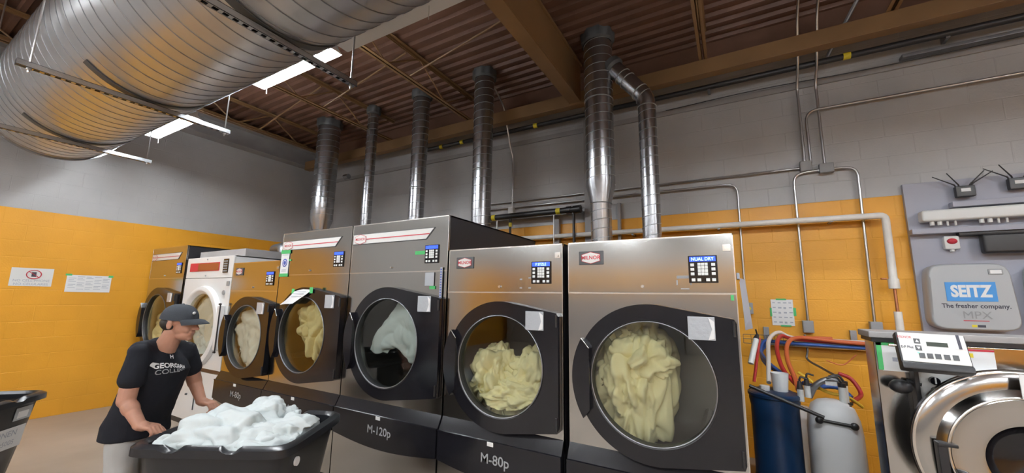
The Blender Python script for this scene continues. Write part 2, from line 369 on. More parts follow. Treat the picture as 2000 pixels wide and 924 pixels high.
# ------------------------------------------------------------------ light fixtures
def fixture(x0, y, z, label, lit=True, L=1.22, group=None):
    t = thing('ceiling_light', label, 'ceiling light', (x0, y, z), 0, group)
    h = MB(); h.box((0, -.045, .03), (L, .045, .075)); 
    h.add([(0, -.045, .03), (L, -.045, .03), (L, -.09, -.012), (0, -.09, -.012), (0, .045, .03), (L, .045, .03), (L, .09, -.012), (0, .09, -.012)], [(0, 1, 2, 3), (4, 7, 6, 5), (0, 3, 7, 4), (1, 5, 6, 2)])
    h.build('housing', 'white', t, smooth=False)
    if lit:
        for s in (-.045, .045): MB().cyl((.02, s, .012), (L - .02, s, .012), .016, n=10).build('light_tube', 'lamp', t)
    for xx in (.12, L - .12): MB().tube([(xx, 0, .07), (xx, 0, 4.6 - z + .1)], .002, 4).build('hanging_wire', 'emt', t)
    MB().tube([(L * .1, .05, 0), (L * .1 + .004, .052, -.11)], .003, 5).build('pull_cord', 'whitep', t)
    return t
fixture(-6.72, 1.92, 3.70, 'lit ceiling light further left, beside the far end of the large duct')
fixture(-4.08, 1.885, 3.70, 'brightest lit ceiling light beside the middle of the large duct')
u = thing('wireway', 'unlit pale grey metal channel beside the large duct, right of the lit lights', 'channel', (-2.80, 1.90, 3.70))
MB().box((0, -.06, .0), (2.6, .085, .075), .004).build('channel', 'white', u)
MB().tube([(1.0, .0, 0), (1.003, .0, -.11)], .003, 5).build('pull_cord', 'whitep', u)
for xx in (.5, 2.3): MB().tube([(xx, 0, .07), (xx, 0, .95)], .002, 4).build('hanging_wire', 'emt', u)
OFF = 'added ceiling lights behind the camera'
for yy in (-1.3, -4.2, -7.0):  # strip lights added out of view to light the room
    for xx in (-6.4, -3.4, -.4, 2.6, 4.6): fixture(xx, yy, 3.9, 'lit strip light added in an unseen row behind the camera to light the room', group=OFF)
fixture(0.1, 1.9, 3.6, 'lit strip light added unseen above the rightmost dryer to brighten the back wall', group=None)  # added unseen, with the next one, for more light on the right back wall
fixture(3.0, 1.9, 3.6, 'lit strip light added out of view over the washer to brighten the back wall', group=None)

for i in range(9):  # unseen cabinets, added as the grey mass mirrored in the dryer fronts
    cx = -7.0 + i * 1.25
    t = thing('added_cabinet', 'grey cabinet added unseen behind the camera for the steel fronts to reflect', 'cabinet', (cx, YF + .35, 0), 0, 'added cabinets behind the camera')
    MB().box((-.6, -.3, 0), (.6, .3, 1.95), .01).build('cabinet_body', 'greybeam', t)
    for s in (-1, 1):
        dd_ = MB().box((s * .3 - .285, .3, .06), (s * .3 + .285, .325, 1.9), .006).build('door', 'greybeam', t)
        MB().box((s * .05 - .01, .325, .95), (s * .05 + .01, .345, 1.1), .003).build('handle', 'steel_trim', dd_)
# ------------------------------------------------------------------ dryers
YFP = 2.47
def circ_outline(xr, zt, zb, R, c=(0, 0)):
    # door outline seen from the front: round to the left, square to the right, as a function of angle
    poly = []
    aT = math.radians(78)
    A = [aT + (2 * PI - 2 * aT) * i / 60 for i in range(61)]
    poly = [(R * math.cos(a), R * math.sin(a)) for a in A] + [(xr, -zb), (xr, zt)]
    def fn(a):
        dx, dz = math.cos(a), math.sin(a); best = R
        n = len(poly)
        for i in range(n):
            x1, z1 = poly[i]; x2, z2 = poly[(i + 1) % n]; ex, ez = x2 - x1, z2 - z1; den = dx * ez - dz * ex
            if abs(den) < 1e-9: continue
            t = (x1 * ez - z1 * ex) / den; s_ = (x1 * dz - z1 * dx) / den
            if t > 0 and -1e-6 <= s_ <= 1 + 1e-6: best = t; break
        return c[0] + dx * best, c[1] + dz * best
    return fn
def rect_outline(x0, x1, z0, z1, c):
    def fn(a):
        dx, dz = math.cos(a), math.sin(a); t = 1e9
        if dx > 1e-9: t = min(t, (x1 - c[0]) / dx)
        if dx < -1e-9: t = min(t, (x0 - c[0]) / dx)
        if dz > 1e-9: t = min(t, (z1 - c[1]) / dz)
        if dz < -1e-9: t = min(t, (z0 - c[1]) / dz)
        return c[0] + dx * t, c[1] + dz * t
    return fn
def plate_rect(mb, x0, x1, z0, z1, c, r, y0, y1):
    # angles include the rectangle corners so the plate stays square
    fn = rect_outline(x0, x1, z0, z1, c); N_ = 72
    A = sorted([2 * PI * t / N_ for t in range(N_)] + [math.atan2(b - c[1], a - c[0]) % (2 * PI) for a in (x0, x1) for b in (z0, z1)])
    v = []; f = []; n = len(A)
    for a in A:
        ox, oz = fn(a); ix, iz = c[0] + r * math.cos(a), c[1] + r * math.sin(a); v += [(ox, y0, oz), (ix, y0, iz), (ix, y1, iz), (ox, y1, oz)]
    for t in range(n):
        a = 4 * t; b = 4 * ((t + 1) % n)
        for k in range(4): f.append((a + k, a + (k + 1) % 4, b + (k + 1) % 4, b + k))
    return mb.add(v, f)
def hexbadge(w, h, c, y):
    x, z = c; return [(x - w / 2, z - h * .28), (x, z - h / 2), (x + w / 2, z - h * .28), (x + w / 2, z + h * .28), (x, z + h / 2), (x - w / 2, z + h * .28)]
def badge(t, cx, cz, w=.125, h=.07, plate=True):
    if plate: b = MB().box((cx - .082, -.008, cz - .045), (cx + .082, -.001, cz + .045), .003).build('maker_badge', 'darkgrey', t); b['label'] = 'dark rectangular badge with a white hexagon'
    else: b = t
    p = MB().prism(hexbadge(w, h * 1.12, (cx, cz), 0), -.0105, -.008).build('badge_hexagon', 'red', b)
    MB().prism(hexbadge(w * .94, h * 1.03, (cx, cz), 0), -.0115, -.0105).build('badge_face', 'whitep', b)
    MB().text('MILNOR', .034, (cx, -.0122, cz), thick=.0, bold=.02).build('badge_lettering', 'red', b, smooth=False)
def control(t, x0, x1, z0, z1, txt=None):
    c = MB().box((x0, -.008, z0), (x1, -.0005, z1), .002).build('control_keypad', 'gloss', t)
    w_ = x1 - x0; h = z1 - z0
    MB().box((x0 + .008, -.0095, z1 - h * .22), (x1 - .008, -.008, z1 - h * .04)).build('display', 'lcdblue', c, smooth=False)
    if txt: MB().text(txt, h * .17, ((x0 + x1) / 2, -.0102, z1 - h * .135), thick=0, bold=.008, sx=.9).build('display_lettering', 'lcdtext', c, smooth=False)
    k = MB(); kw = w_ * .13; kh = h * .105
    for i in range(3):
        for cx in (x0 + w_ * .14, x1 - w_ * .14):
            cz = z1 - h * (.34 + i * .165); k.box((cx - kw / 2, -.0105, cz - kh / 2), (cx + kw / 2, -.008, cz + kh / 2), .003)
    for i in range(4):
        for j in range(3):
            cx = x0 + w_ * (.38 + j * .12); cz = z1 - h * (.32 + i * .118); k.box((cx - w_ * .054, -.0105, cz - h * .052), (cx + w_ * .054, -.008, cz + h * .052), .002)
    for q in (.16, .36, .66, .86):
        cx = x0 + w_ * q; cz = z0 + h * .11; k.box((cx - kw / 2, -.0105, cz - kh / 2), (cx + kw / 2, -.008, cz + kh / 2), .003)
    k.build('key_buttons', 'keys', c)
def make_dryer(xc, W, H, seam, big, label, name_txt, disp=None, group='stainless tumble dryers in the row', door_dark=True, dx=None, notch=True):
    t = thing('tumble_dryer', label, 'dryer', (xc, YFP, 0), 0, group)
    hw = W / 2 - .004; depth = 1.6 if big else 1.25
    cz = 1.218 if big else 1.135; R = .462 if big else .442; rg = .372 if big else .35
    cx = -.012 if big else .022
    if dx is not None: cx = dx
    zl = .70
    # cabinet shell
    MB().box((-hw, .02, .02), (-hw + .012, depth, H)).box((hw - .012, .02, .02), (hw, depth, H)).box((-hw, .02, H - .012), (hw, depth, H)).box((-hw, depth - .012, .02), (hw, depth, H)).build('cabinet', 'sidepanel', t, smooth=False)
    plate_rect(MB(), -hw, hw, zl - .03, seam, (cx, cz), rg + .015, 0, .02).build('front_panel', 'steel', t, ang=30)
    up = MB().box((-hw, -.0, seam + .006), (hw, .02, H - .001), .003).build('control_panel', 'steel', t)
    MB().box((-hw, -.003, seam - .002), (hw, .01, seam + .007)).box((-hw, -.002, H - .009), (hw, .01, H)).box((-hw, -.002, seam), (-hw + .005, .01, H)).box((hw - .005, -.002, seam), (hw, .01, H)).box((hw - .005, -.002, .65), (hw, .01, seam)).build('edge_trim', 'steel_trim', t, smooth=False)
    # base
    MB().add([(-hw, 0, .715), (hw, 0, .715), (hw, -.045, .628), (-hw, -.045, .628), (-hw, .03, .715), (hw, .03, .715), (hw, .03, .628), (-hw, .03, .628)], [(0, 1, 2, 3), (4, 5, 1, 0), (2, 6, 7, 3), (0, 3, 7, 4), (1, 5, 6, 2), (4, 7, 6, 5)]).build('base_ledge', 'gloss', t, smooth=False)
    arc = [(-hw, .425)] + [(-hw + 2 * hw * i / 24, .425 - .05 * math.sin(PI * i / 24)) for i in range(1, 24)] + [(hw, .425), (hw, .622), (-hw, .622)]
    lc = MB().prism(arc, -.058, 0.0).box((-hw, -.062, .622), (hw, 0, .63)).build('lint_cover', 'gloss', t, smooth=False)
    MB().box((-.05, -.064, .60), (.0, -.0585, .628), .003).build('latch', 'whitep', lc)
    MB().text(name_txt, .088, (-.01 if big else .01, -.059, .515), thick=0, bold=.012).build('model_lettering', 'grey', lc, smooth=False)
    MB().box((-hw, -.045, .06), (hw, -.0, .44)).build('kick_panel', 'steel', t, smooth=False)
    MB().box((-hw, -.01, 0), (hw, depth, .06)).build('plinth', 'satin', t, smooth=False)
    # drum
    dr = rg + .10
    dr = min(dr, hw - .02)
    d_ = MB(); d_.lathe([(rg + .015, .02), (rg + .015, .06), (dr, .075), (dr, depth - .35), (0.001, depth - .35)], (cx, 0, cz), (0, 1, 0), 48)
    d_.build('drum', 'drum', t)
    rb = MB()
    for i in range(4):
        a = i * PI / 2 + .6; x_, z_ = cx + math.cos(a) * (dr - .03), cz + math.sin(a) * (dr - .03)
        rb.tube([(x_, .10, z_), (x_, depth - .36, z_)], .03, 8)
    rb.build('drum_lifters', 'drum', t)
    # door
    fn = circ_outline(hw - .012 - cx, .375 if big else .368, .375 if big else .372, R, (cx, cz))
    dm = MB(); dm.plate(fn, (cx, cz), rg, -.058, -.004, 144)
    door = dm.build('door', 'gloss', t, ang=30)
    MB().lathe([(rg + .002, -.06), (rg - .008, -.054), (rg - .012, -.02), (rg - .012, .0), (rg + .002, .0)], (cx, 0, cz), (0, 1, 0), 64, closed=True).build('door_bezel', 'satin', door)
    MB().tube([(cx + (rg - .008) * math.cos(a * 2 * PI / 72), -.058, cz + (rg - .008) * math.sin(a * 2 * PI / 72)) for a in range(72)], .0035, 6, closed=True).build('bezel_ring', 'galvdark', door)
    MB().cyl((cx, -.032, cz), (cx, -.026, cz), rg - .008, n=64).build('door_glass', 'glass', door)
    # handle cover at the left of the ring
    Ro = R + .012; xi = -(rg - .005); a0, a1 = math.radians(150), math.radians(212)
    H_ = [(cx + Ro * math.cos(a0 + (a1 - a0) * i / 16), cz + Ro * math.sin(a0 + (a1 - a0) * i / 16)) for i in range(17)]
    H_ += [(cx + xi, cz - .19), (cx + xi, cz + .17)]
    hn = MB().prism(H_, -.095, -.05).build('door_handle', 'gloss', door, smooth=False); hn['label'] = 'dark curved grip at the left of the door'
    MB().tube([(H_[0][0], -.0965, H_[0][1]), (cx + xi, -.0965, cz + .17)], .003, 6).build('handle_edge', 'steel_trim', hn)
    for za in (cz - .36, cz + .28): MB().cyl((hw - .025, -.062, za), (hw - .025, -.062, za + .08), .007, n=8).build('door_hinge', 'satin', door)
    # plastic pouch
    px, pz = (hw - .25, cz + .255) if not big else (hw - .24, cz + .265)
    pc = MB().box((px, -.064, pz), (px + .135, -.0585, pz + .125), .002).build('plastic_pouch', 'pouch', door); pc['label'] = 'clear plastic pouch taped on the door'
    MB().prism([(px + .10, pz + .002), (px + .13, pz + .01), (px + .132, pz + .10), (px + .105, pz + .12), (px + .12, pz + .06)], -.067, -.0645).build('pouch_fold', 'paper', pc, smooth=False)
    # controls, lock
    if big:
        kx = hw - .24; control(t, kx, kx + .148, H - .392, H - .24, disp)
        bn = MB().prism([(-hw + .012, H - .19), (hw - .235, H - .19), (hw - .14, H - .09), (-hw + .012, H - .09)], -.004, -.0005).build('banner_plate', 'darkgrey', t, smooth=False)
        MB().prism([(-hw + .02, H - .184), (hw - .24, H - .184), (hw - .157, H - .096), (-hw + .02, H - .096)], -.006, -.004).build('banner_face', 'whitep', bn, smooth=False)
        MB().box((-hw + .2, -.0072, H - .147), (hw - .20, -.006, H - .139)).build('banner_stripe', 'red', bn, smooth=False)
        badge(bn, -hw + .12, H - .142, .15, .085, plate=False)
    else:
        control(t, hw - .235, hw - .085, H - .275, H - .119, disp); badge(t, -hw + .16, H - .108)
        MB().box((hw - .055, -.006, H - .10), (hw - .015, -.001, H - .06), .002).cyl((hw - .035, -.014, H - .082), (hw - .035, -.006, H - .082), .008, n=12).build('key_lock', 'steel_trim', t)
    MB().cyl((.0 + cx - .03, -.012, seam + .045), (cx - .03, -.001, seam + .045), .009, n=12).build('panel_screw', 'steel_trim', t)
    return t
# xc, width: from the corner measurements
D6 = make_dryer(-.472, .984, 1.977, 1.638, False, 'stainless tumble dryer at the right end of the row, cream sheets filling its window', 'M-80p', 'NUAL DRY')
D5 = make_dryer(-1.488, .984, 1.977, 1.638, False, 'stainless tumble dryer with cream linen heaped low in its window, second from the right', 'M-80p', 'F STZLE')
D4 = make_dryer(-2.576, 1.176, 2.27, 1.809, True, 'tall stainless tumble dryer with one white sheet swirling in its window', 'M-120p')
D3 = make_dryer(-3.743, 1.15, 2.27, 1.809, True, 'tall stainless tumble dryer with a taped white notice and green tape on it', 'M-120p')
D2 = make_dryer(-4.813, .984, 1.977, 1.638, False, 'stainless tumble dryer full of white linen, standing right of the white dryer', 'M-80p')
D0 = make_dryer(-7.17, 1.14, 2.27, 1.809, True, 'stainless tumble dryer against the left wall, behind the man in the cap', 'M-120p')

# white dryer
def white_dryer():
    xc, W, H, seam = -5.925, 1.225, 2.075, 1.803
    t = thing('tumble_dryer', 'white enamelled tumble dryer behind the man, the only white one', 'dryer', (xc, YFP, 0)); hw = W / 2 - .004; depth = 1.5
    cz = 1.20; cx = 0.0; rg = .40
    MB().box((-hw, .02, .02), (-hw + .012, depth, H)).box((hw - .012, .02, .02), (hw, depth, H)).box((-hw, .02, H - .012), (hw, depth, H)).box((-hw, depth - .012, .02), (hw, depth, H)).build('cabinet', 'white', t, smooth=False)
    hd = MB().box((-hw + .03, .12, H), (hw, depth, H + .10), .004).build('top_hood', 'greybeam', t); hd['label'] = 'grey sheet metal hood on top'
    plate_rect(MB(), -hw, hw, .70, seam - .005, (cx, cz), rg + .01, 0, .02).build('front_panel', 'white', t, ang=30)
    MB().box((-hw, 0, seam), (hw, .02, H), .004).build('control_panel', 'white', t)
    MB().box((-hw, -.002, .66), (hw, .02, .70)).build('base_strip', 'brownstrip', t, smooth=False)
    MB().box((-hw, -.0, .06), (hw, .02, .655), .004).build('lint_door', 'white', t)
    MB().box((.08, -.012, .2), (.086, 0, .58)).cyl((-.12, -.02, .36), (-.12, 0, .36), .012, n=12).build('lint_door_latch', 'darkgrey', t)
    b = MB().box((-hw + .10, -.004, seam + .09), (hw - .33, -.0005, seam + .20)).build('brand_panel', 'red', t, smooth=False)
    MB().box((-hw + .33, -.006, seam + .10), (hw - .345, -.004, seam + .19)).build('panel_print', 'copper', b, smooth=False)
    k = MB().box((hw - .23, -.008, seam + .06), (hw - .11, -.0005, seam + .235), .002).build('control_keypad', 'gloss', t)
    kb = MB()
    for i in range(5):
        for j in range(3): kb.box((hw - .215 + j * .032, -.0095, seam + .075 + i * .03), (hw - .192 + j * .032, -.008, seam + .093 + i * .03), .002)
    kb.build('key_buttons', 'grey', k)
    MB().cyl((-.05, -.008, H - .03), (-.05, 0, H - .03), .01, n=10).cyl((-.05, -.008, seam + .03), (-.05, 0, seam + .03), .01, n=10).build('panel_screw', 'grey', t)
    Rr = .50
    door = MB().lathe([(Rr, -.02), (Rr - .01, -.05), (Rr - .05, -.062), (rg + .03, -.055), (rg, -.02), (rg, .02), (Rr, .0)], (cx, 0, cz), (0, 1, 0), 72, closed=True).build('door', 'white', t)
    MB().cyl((cx, -.02, cz), (cx, -.014, cz), rg, n=64).build('door_glass', 'glass', door)
    MB().box((Rr - .04, -.05, cz - .26), (Rr + .05, -.0, cz + .26), .01).build('door_hinge_plate', 'white', door)
    MB().tube([(Rr + .045, -.055, cz - .27), (Rr + .045, -.055, cz + .27)], .008, 8).cyl((Rr + .02, -.055, cz + .28), (Rr + .05, -.055, cz + .28), .012, n=8).cyl((Rr + .02, -.055, cz - .28), (Rr + .05, -.055, cz - .28), .012, n=8).build('hinge_rod', 'satin', door)
    MB().box((hw - .09, -.012, 1.70), (hw - .03, 0, 1.76), .01).cyl((hw - .14, -.01, 1.62), (hw - .14, 0, 1.62), .03, n=16).build('tape_and_latch', 'grey', t)
    MB().lathe([(rg + .008, .02), (rg + .008, .05), (rg + .08, .07), (rg + .08, depth - .3), (.001, depth - .3)], (cx, 0, cz), (0, 1, 0), 48).build('drum', 'drum', t)
    MB().box((-hw, 0.005, 0), (hw, depth, .06)).build('plinth', 'satin', t, smooth=False)
white_dryer()

# ------------------------------------------------------------------ cloth
def fold(p, fr, seed, sharp=1.0):
    o = Vector((seed * 3.1, seed * 7.7, seed * 1.3))
    wv = noise.noise_vector(p * fr * .35 + o) * 1.0
    q = p * fr * .8 + wv + o
    n = noise.noise(q)
    m_ = noise.noise(q * .5 + Vector((9, 4, 2)))
    return (min(abs(n) * 3.0, 1.15) - .55 + .25 * m_) * sharp
def cloth_lump(name, material, c, r, seed, label, group, amp=.05, fr=7.0, lobes=.22, stretch=(1, 1, 1), sub=6, rotz=0.0, clip=None, cat='linen', twist=0.0, fine=.3):
    bm = bmesh.new(); bmesh.ops.create_icosphere(bm, subdivisions=sub, radius=1); mb = MB(); V = []
    c = Vector(c); o = Vector((seed * 11.3, seed * 5.1, seed * 2.9)); Rz = Matrix.Rotation(rotz, 3, 'Z')
    for q in bm.verts:
        n = q.co.copy(); L = 1 + lobes * noise.noise(n * 1.7 + o) + lobes * .5 * noise.noise(n * 3.6 - o)
        p = Vector((n.x * r[0], n.y * r[1], n.z * r[2])) * L
        s = Vector((p.x * stretch[0], p.y * stretch[1], p.z * stretch[2]))
        if twist: s = Matrix.Rotation(twist * p.z, 3, 'Y') @ s
        dsp = fold(s, fr, seed) * amp + fold(s, fr * 2.3, seed + 5) * amp * fine
        p = p + n * dsp
        p = c + Rz @ p
        if clip: p = clip(p)
        V.append(p)
    mb.add(V, [tuple(x.index for x in f.verts) for f in bm.faces]); bm.free()
    return solo(name, mb, material, label, cat, group, ang=180)
def cloth_sheet(name, material, rows, label, cat, group, amp=.02, fr=6, nu=60, nv=40, th=.004, seed=1, clip=None):
    # rows: control rows of points, smooth surface through them, doubled for thickness
    RW = [bez(r, nu // (len(r) - 1)) for r in rows]; K = min(len(r) for r in RW); G = []
    for j in range(K): G.append(bez([r[j] for r in RW], nv // (len(rows) - 1)))
    NV = len(G[0]); mb = MB(); V = []
    for j in range(K):
        for i in range(NV):
            p = G[j][i]; a = G[min(j + 1, K - 1)][i] - G[max(j - 1, 0)][i]; b = G[j][min(i + 1, NV - 1)] - G[j][max(i - 1, 0)]; n = a.cross(b)
            n = n.normalized() if n.length > 1e-9 else Vector((0, -1, 0))
            p = p + n * (fold(p, fr, seed) * amp + fold(p, fr * 2.4, seed + 3) * amp * .3)
            if clip: p = clip(p)
            V.append((p, n))
    top = [p + n * th / 2 for p, n in V]; bot = [p - n * th / 2 for p, n in V]; N2 = len(V); f = []
    for j in range(K - 1):
        for i in range(NV - 1):
            a = j * NV + i; q = (a, a + 1, a + NV + 1, a + NV); f.append(q); f.append(tuple(x + N2 for x in q)[::-1])
    E_ = [(i, i + 1) for i in range(NV - 1)] + [((K - 1) * NV + i + 1, (K - 1) * NV + i) for i in range(NV - 1)] + [((j + 1) * NV, j * NV) for j in range(K - 1)] + [(j * NV + NV - 1, (j + 1) * NV + NV - 1) for j in range(K - 1)]
    for a, b in E_: f.append((b, a, a + N2, b + N2))
    mb.add(top + bot, f)
    return solo(name, mb, material, label, cat, group, ang=180)
def drumclip(xc, cz, rad, y0=YFP - .015, y1=YFP + 1.1):
    def f(p):
        dx, dz = p.x - xc, p.z - cz; d_ = math.hypot(dx, dz)
        rr = rad if p.y > YFP + .085 else rad - .10
        if d_ > rr: dx *= rr / d_; dz *= rr / d_
        return Vector((xc + dx, min(max(p.y, y0), y1), cz + dz))
    return f
# D6: tall twisted column of cream sheets, left two thirds of the window
c6 = drumclip(-.45, 1.135, .41)
cloth_lump('bed_sheet', 'linen_cream', (-.60, 2.72, 1.12), (.27, .20, .43), 31, 'twisted cream sheets pressed behind the window of the rightmost dryer', None, amp=.055, fr=8.5, lobes=.10, stretch=(1.5, 1, .5), clip=c6, twist=1.0, fine=.45, cat='linen')
cloth_lump('bed_sheet', 'linen_cream', (-.555, 2.60, 1.25), (.19, .09, .16), 8, 'knot of cream sheet at the centre of the rightmost dryer window', None, amp=.045, fr=9.0, lobes=.25, stretch=(1, 1, 1), clip=c6, cat='linen')
# D5: low heap of small folds with a raised sheet
c5 = drumclip(-1.466, 1.135, .42)
cloth_lump('bed_sheet', 'linen_cream', (-1.46, 2.76, .88), (.44, .26, .20), 5, 'finely crumpled cream linen lying at the bottom of the dryer second from the right', None, amp=.045, fr=15.0, lobes=.08, stretch=(.8, 1, 1.7), clip=c5, cat='linen')
cloth_lump('bed_sheet', 'linen_cream', (-1.66, 2.68, 1.04), (.18, .16, .20), 6, 'cream sheet standing up at the left of the dryer second from the right', None, amp=.05, fr=8, lobes=.3, stretch=(1.3, 1, .7), clip=c5, cat='linen')
cloth_lump('bed_sheet', 'linen_cream', (-1.33, 2.72, 1.06), (.15, .15, .19), 7, 'cream sheet folded upright at the right of the dryer second from the right', None, amp=.045, fr=7, lobes=.35, stretch=(1.4, 1, .6), clip=c5, cat='linen')
# D4: one white sheet flying across the window
c4 = drumclip(-2.588, 1.218, .46)
rows = [[(-2.60, 2.58, 1.56), (-2.67, 2.57, 1.47), (-2.75, 2.56, 1.38), (-2.85, 2.56, 1.25), (-2.92, 2.57, 1.12)],
        [(-2.50, 2.57, 1.54), (-2.56, 2.54, 1.42), (-2.65, 2.54, 1.32), (-2.76, 2.55, 1.20), (-2.87, 2.57, 1.09)],
        [(-2.37, 2.56, 1.46), (-2.44, 2.52, 1.33), (-2.57, 2.53, 1.28), (-2.69, 2.55, 1.19), (-2.82, 2.58, 1.09)],
        [(-2.30, 2.56, 1.29), (-2.37, 2.52, 1.17), (-2.50, 2.55, 1.18), (-2.65, 2.57, 1.18), (-2.78, 2.59, 1.10)],
        [(-2.31, 2.58, 1.13), (-2.39, 2.56, 1.04), (-2.48, 2.58, 1.10), (-2.62, 2.60, 1.17), (-2.75, 2.61, 1.10)]]
cloth_sheet('bed_sheet', 'linen_white', rows, 'single white sheet tumbling in the tall dryer in the middle of the row', 'linen', None, amp=.03, fr=5, clip=c4)
cloth_lump('bed_sheet', 'linen_white', (-2.36, 2.57, .90), (.07, .04, .03), 11, 'scrap of white cloth at the lower right of the middle dryer window', None, amp=.02, fr=12, clip=c4, sub=4, cat='linen')
# D3
c3 = drumclip(-3.755, 1.218, .45)
cloth_lump('bed_sheet', 'linen_yellow', (-3.76, 2.64, 1.34), (.30, .13, .22), 12, 'yellowish sheets in the window of the dryer with the taped notice', None, amp=.06, fr=6, lobes=.3, stretch=(1.4, 1, .6), clip=c3, cat='linen')
cloth_lump('bed_sheet', 'linen_yellow', (-3.66, 2.60, 1.16), (.17, .10, .27), 13, 'yellowish sheet hanging down the right of the window below the taped notice', None, amp=.05, fr=6, lobes=.25, stretch=(1.4, 1, .4), clip=c3, cat='linen')
# D2, white dryer, D0
cloth_lump('bed_sheet', 'linen_ivory', (-4.84, 2.67, 1.135), (.60, .18, .58), 14, 'ivory white linen filling the window of the dryer right of the white one', None, amp=.07, fr=5, lobes=.12, stretch=(1, 1, .8), clip=drumclip(-4.79, 1.135, .435), cat='linen')
cloth_lump('bed_sheet', 'linen_ivory', (-5.98, 2.68, 1.28), (.60, .17, .50), 15, 'ivory sheet filling the top of the white dryer window', None, amp=.05, fr=4, lobes=.12, stretch=(1, 1, .8), clip=drumclip(-5.925, 1.2, .45), cat='linen')
cloth_lump('bed_sheet', 'linen_white', (-5.90, 2.62, 1.0), (.34, .11, .26), 16, 'white sheet at the bottom of the white dryer window', None, amp=.06, fr=6, lobes=.2, clip=drumclip(-5.925, 1.2, .45), cat='linen')
cloth_lump('bed_sheet', 'linen_cream', (-7.16, 2.68, 1.05), (.58, .17, .28), 17, 'cream linen in the dryer against the left wall, beside the man', None, amp=.05, fr=6, lobes=.2, clip=drumclip(-7.18, 1.218, .45), cat='linen')

# ------------------------------------------------------------------ exhaust pipes
def spiral(mb_pts, r, pitch=.11): pass
def exhaust(x, y, label, segs, seam_pitch=.105, collar=True):
    # segs: list of (z, r) going up
    t = thing('exhaust_duct', label, 'exhaust duct', (x, y, segs[0][0]), 0, 'exhaust ducts rising from the dryers'); z0 = segs[0][0]
    MB().lathe([(r, z - z0) for z, r in segs], (0, 0, 0), (0, 0, 1), 60).build('pipe', 'galv', t)
    sm = MB()
    for (za, ra), (zb, rb) in zip(segs[:-1], segs[1:]):
        if abs(ra - rb) > .02 or zb - za < .2:
            sm.lathe([(ra - .002, za - z0 - .008), (ra + .006, za - z0), (ra - .002, za - z0 + .008)], (0, 0, 0), (0, 0, 1), 40); continue
        n = int((zb - za) / seam_pitch * 60)
        sm.tube([((ra + (rb - ra) * i / n + .0005) * math.cos(i * PI / 30), (ra + (rb - ra) * i / n + .0005) * math.sin(i * PI / 30), za - z0 + seam_pitch * i / 60) for i in range(n)], .003, 4)
        sm.lathe([(rb - .002, zb - z0 - .008), (rb + .006, zb - z0), (rb - .002, zb - z0 + .008)], (0, 0, 0), (0, 0, 1), 40)
    sm.build('spiral_seam', 'seam', t)
    if collar:
        zt, rt = segs[-1]; rr = rt + .025
        cb = MB(); n = 40; R_ = []
        for k, (rad, zz) in enumerate([(rt + .004, -.14), (rr, -.12), (rr + .005, -.01)]):
            R_.append([(rad * (1 + .05 * math.sin(9 * a * 2 * PI / n) * (k > 0)) * math.cos(a * 2 * PI / n), rad * (1 + .05 * math.sin(9 * a * 2 * PI / n) * (k > 0)) * math.sin(a * 2 * PI / n), zt - z0 + zz) for a in range(n)])
        cb.rings(R_, cap=False); cb.build('roof_collar', 'darkgrey', t)
    return t
ZT = ZD + .02
exhaust(-6.25, 4.2, 'wide exhaust duct with a narrowed foot, furthest left', [(2.10, .12), (2.72, .125), (2.90, .185), (3.3, .188), (ZT, .188)])
exhaust(-5.1, 4.2, 'thin exhaust duct, second from the left', [(1.98, .082), (3.62, .082), (ZT, .088)])
exhaust(-4.02, 4.2, 'exhaust duct in front of the roof joist, third from the left', [(2.25, .112), (3.2, .114), (ZT, .128)])
exhaust(-2.86, 4.2, 'exhaust duct rising behind the tallest dryer, left of the forked one', [(2.25, .128), (3.3, .132), (ZT, .138)])
e5 = exhaust(-1.235, 4.2, 'largest exhaust duct, the stem of the fork with a cone near its foot', [(1.97, .115), (2.66, .115), (2.87, .162), (3.9, .162), (ZT, .165)])
b = thing('exhaust_duct', 'bent exhaust duct leaning across to join the largest one at the fork', 'exhaust duct', (-.70, 4.2, 1.97), 0, 'exhaust ducts rising from the dryers')
bp = elbow([(0, 0, 0), (0, 0, 1.84), (-.40, 0, 2.36)], .10, 6)
MB().tube(bp, .094, 60).build('pipe', 'galv', b)
sm = MB(); n = int(1.72 / .105 * 60); sm.tube([(.0945 * math.cos(i * PI / 30), .0945 * math.sin(i * PI / 30), .105 * i / 60) for i in range(n)], .003, 4)
dd = Vector((-.4, 0, .52)).normalized()
for p in [Vector((0, 0, 1.73)), Vector((-.03, 0, 1.86)), Vector((-.07, 0, 1.93)), Vector((-.2, 0, 2.1)), Vector((-.25, 0, 2.165))]:
    ax = Vector((0, 0, 1)) if p.z < 1.75 else dd
    sm.lathe([(.092, -.008), (.101, 0), (.092, .008)], p, ax, 32)
sm.build('spiral_seam', 'seam', b)
MB().lathe([(.098, 0), (.125, .03), (.12, .10)], Vector((-.33, 0, 2.27)), dd, 32).build('saddle_collar', 'darkgrey', b)
solo('exhaust_elbow', MB().tube(elbow([(-6.15, 3.55, 2.12), (-6.15, 3.55, 2.34), (-6.75, 3.75, 2.36)], .14, 8), .09, 24), 'galvdark', 'short dark metal elbow lying behind the top of the white dryer', 'duct elbow')

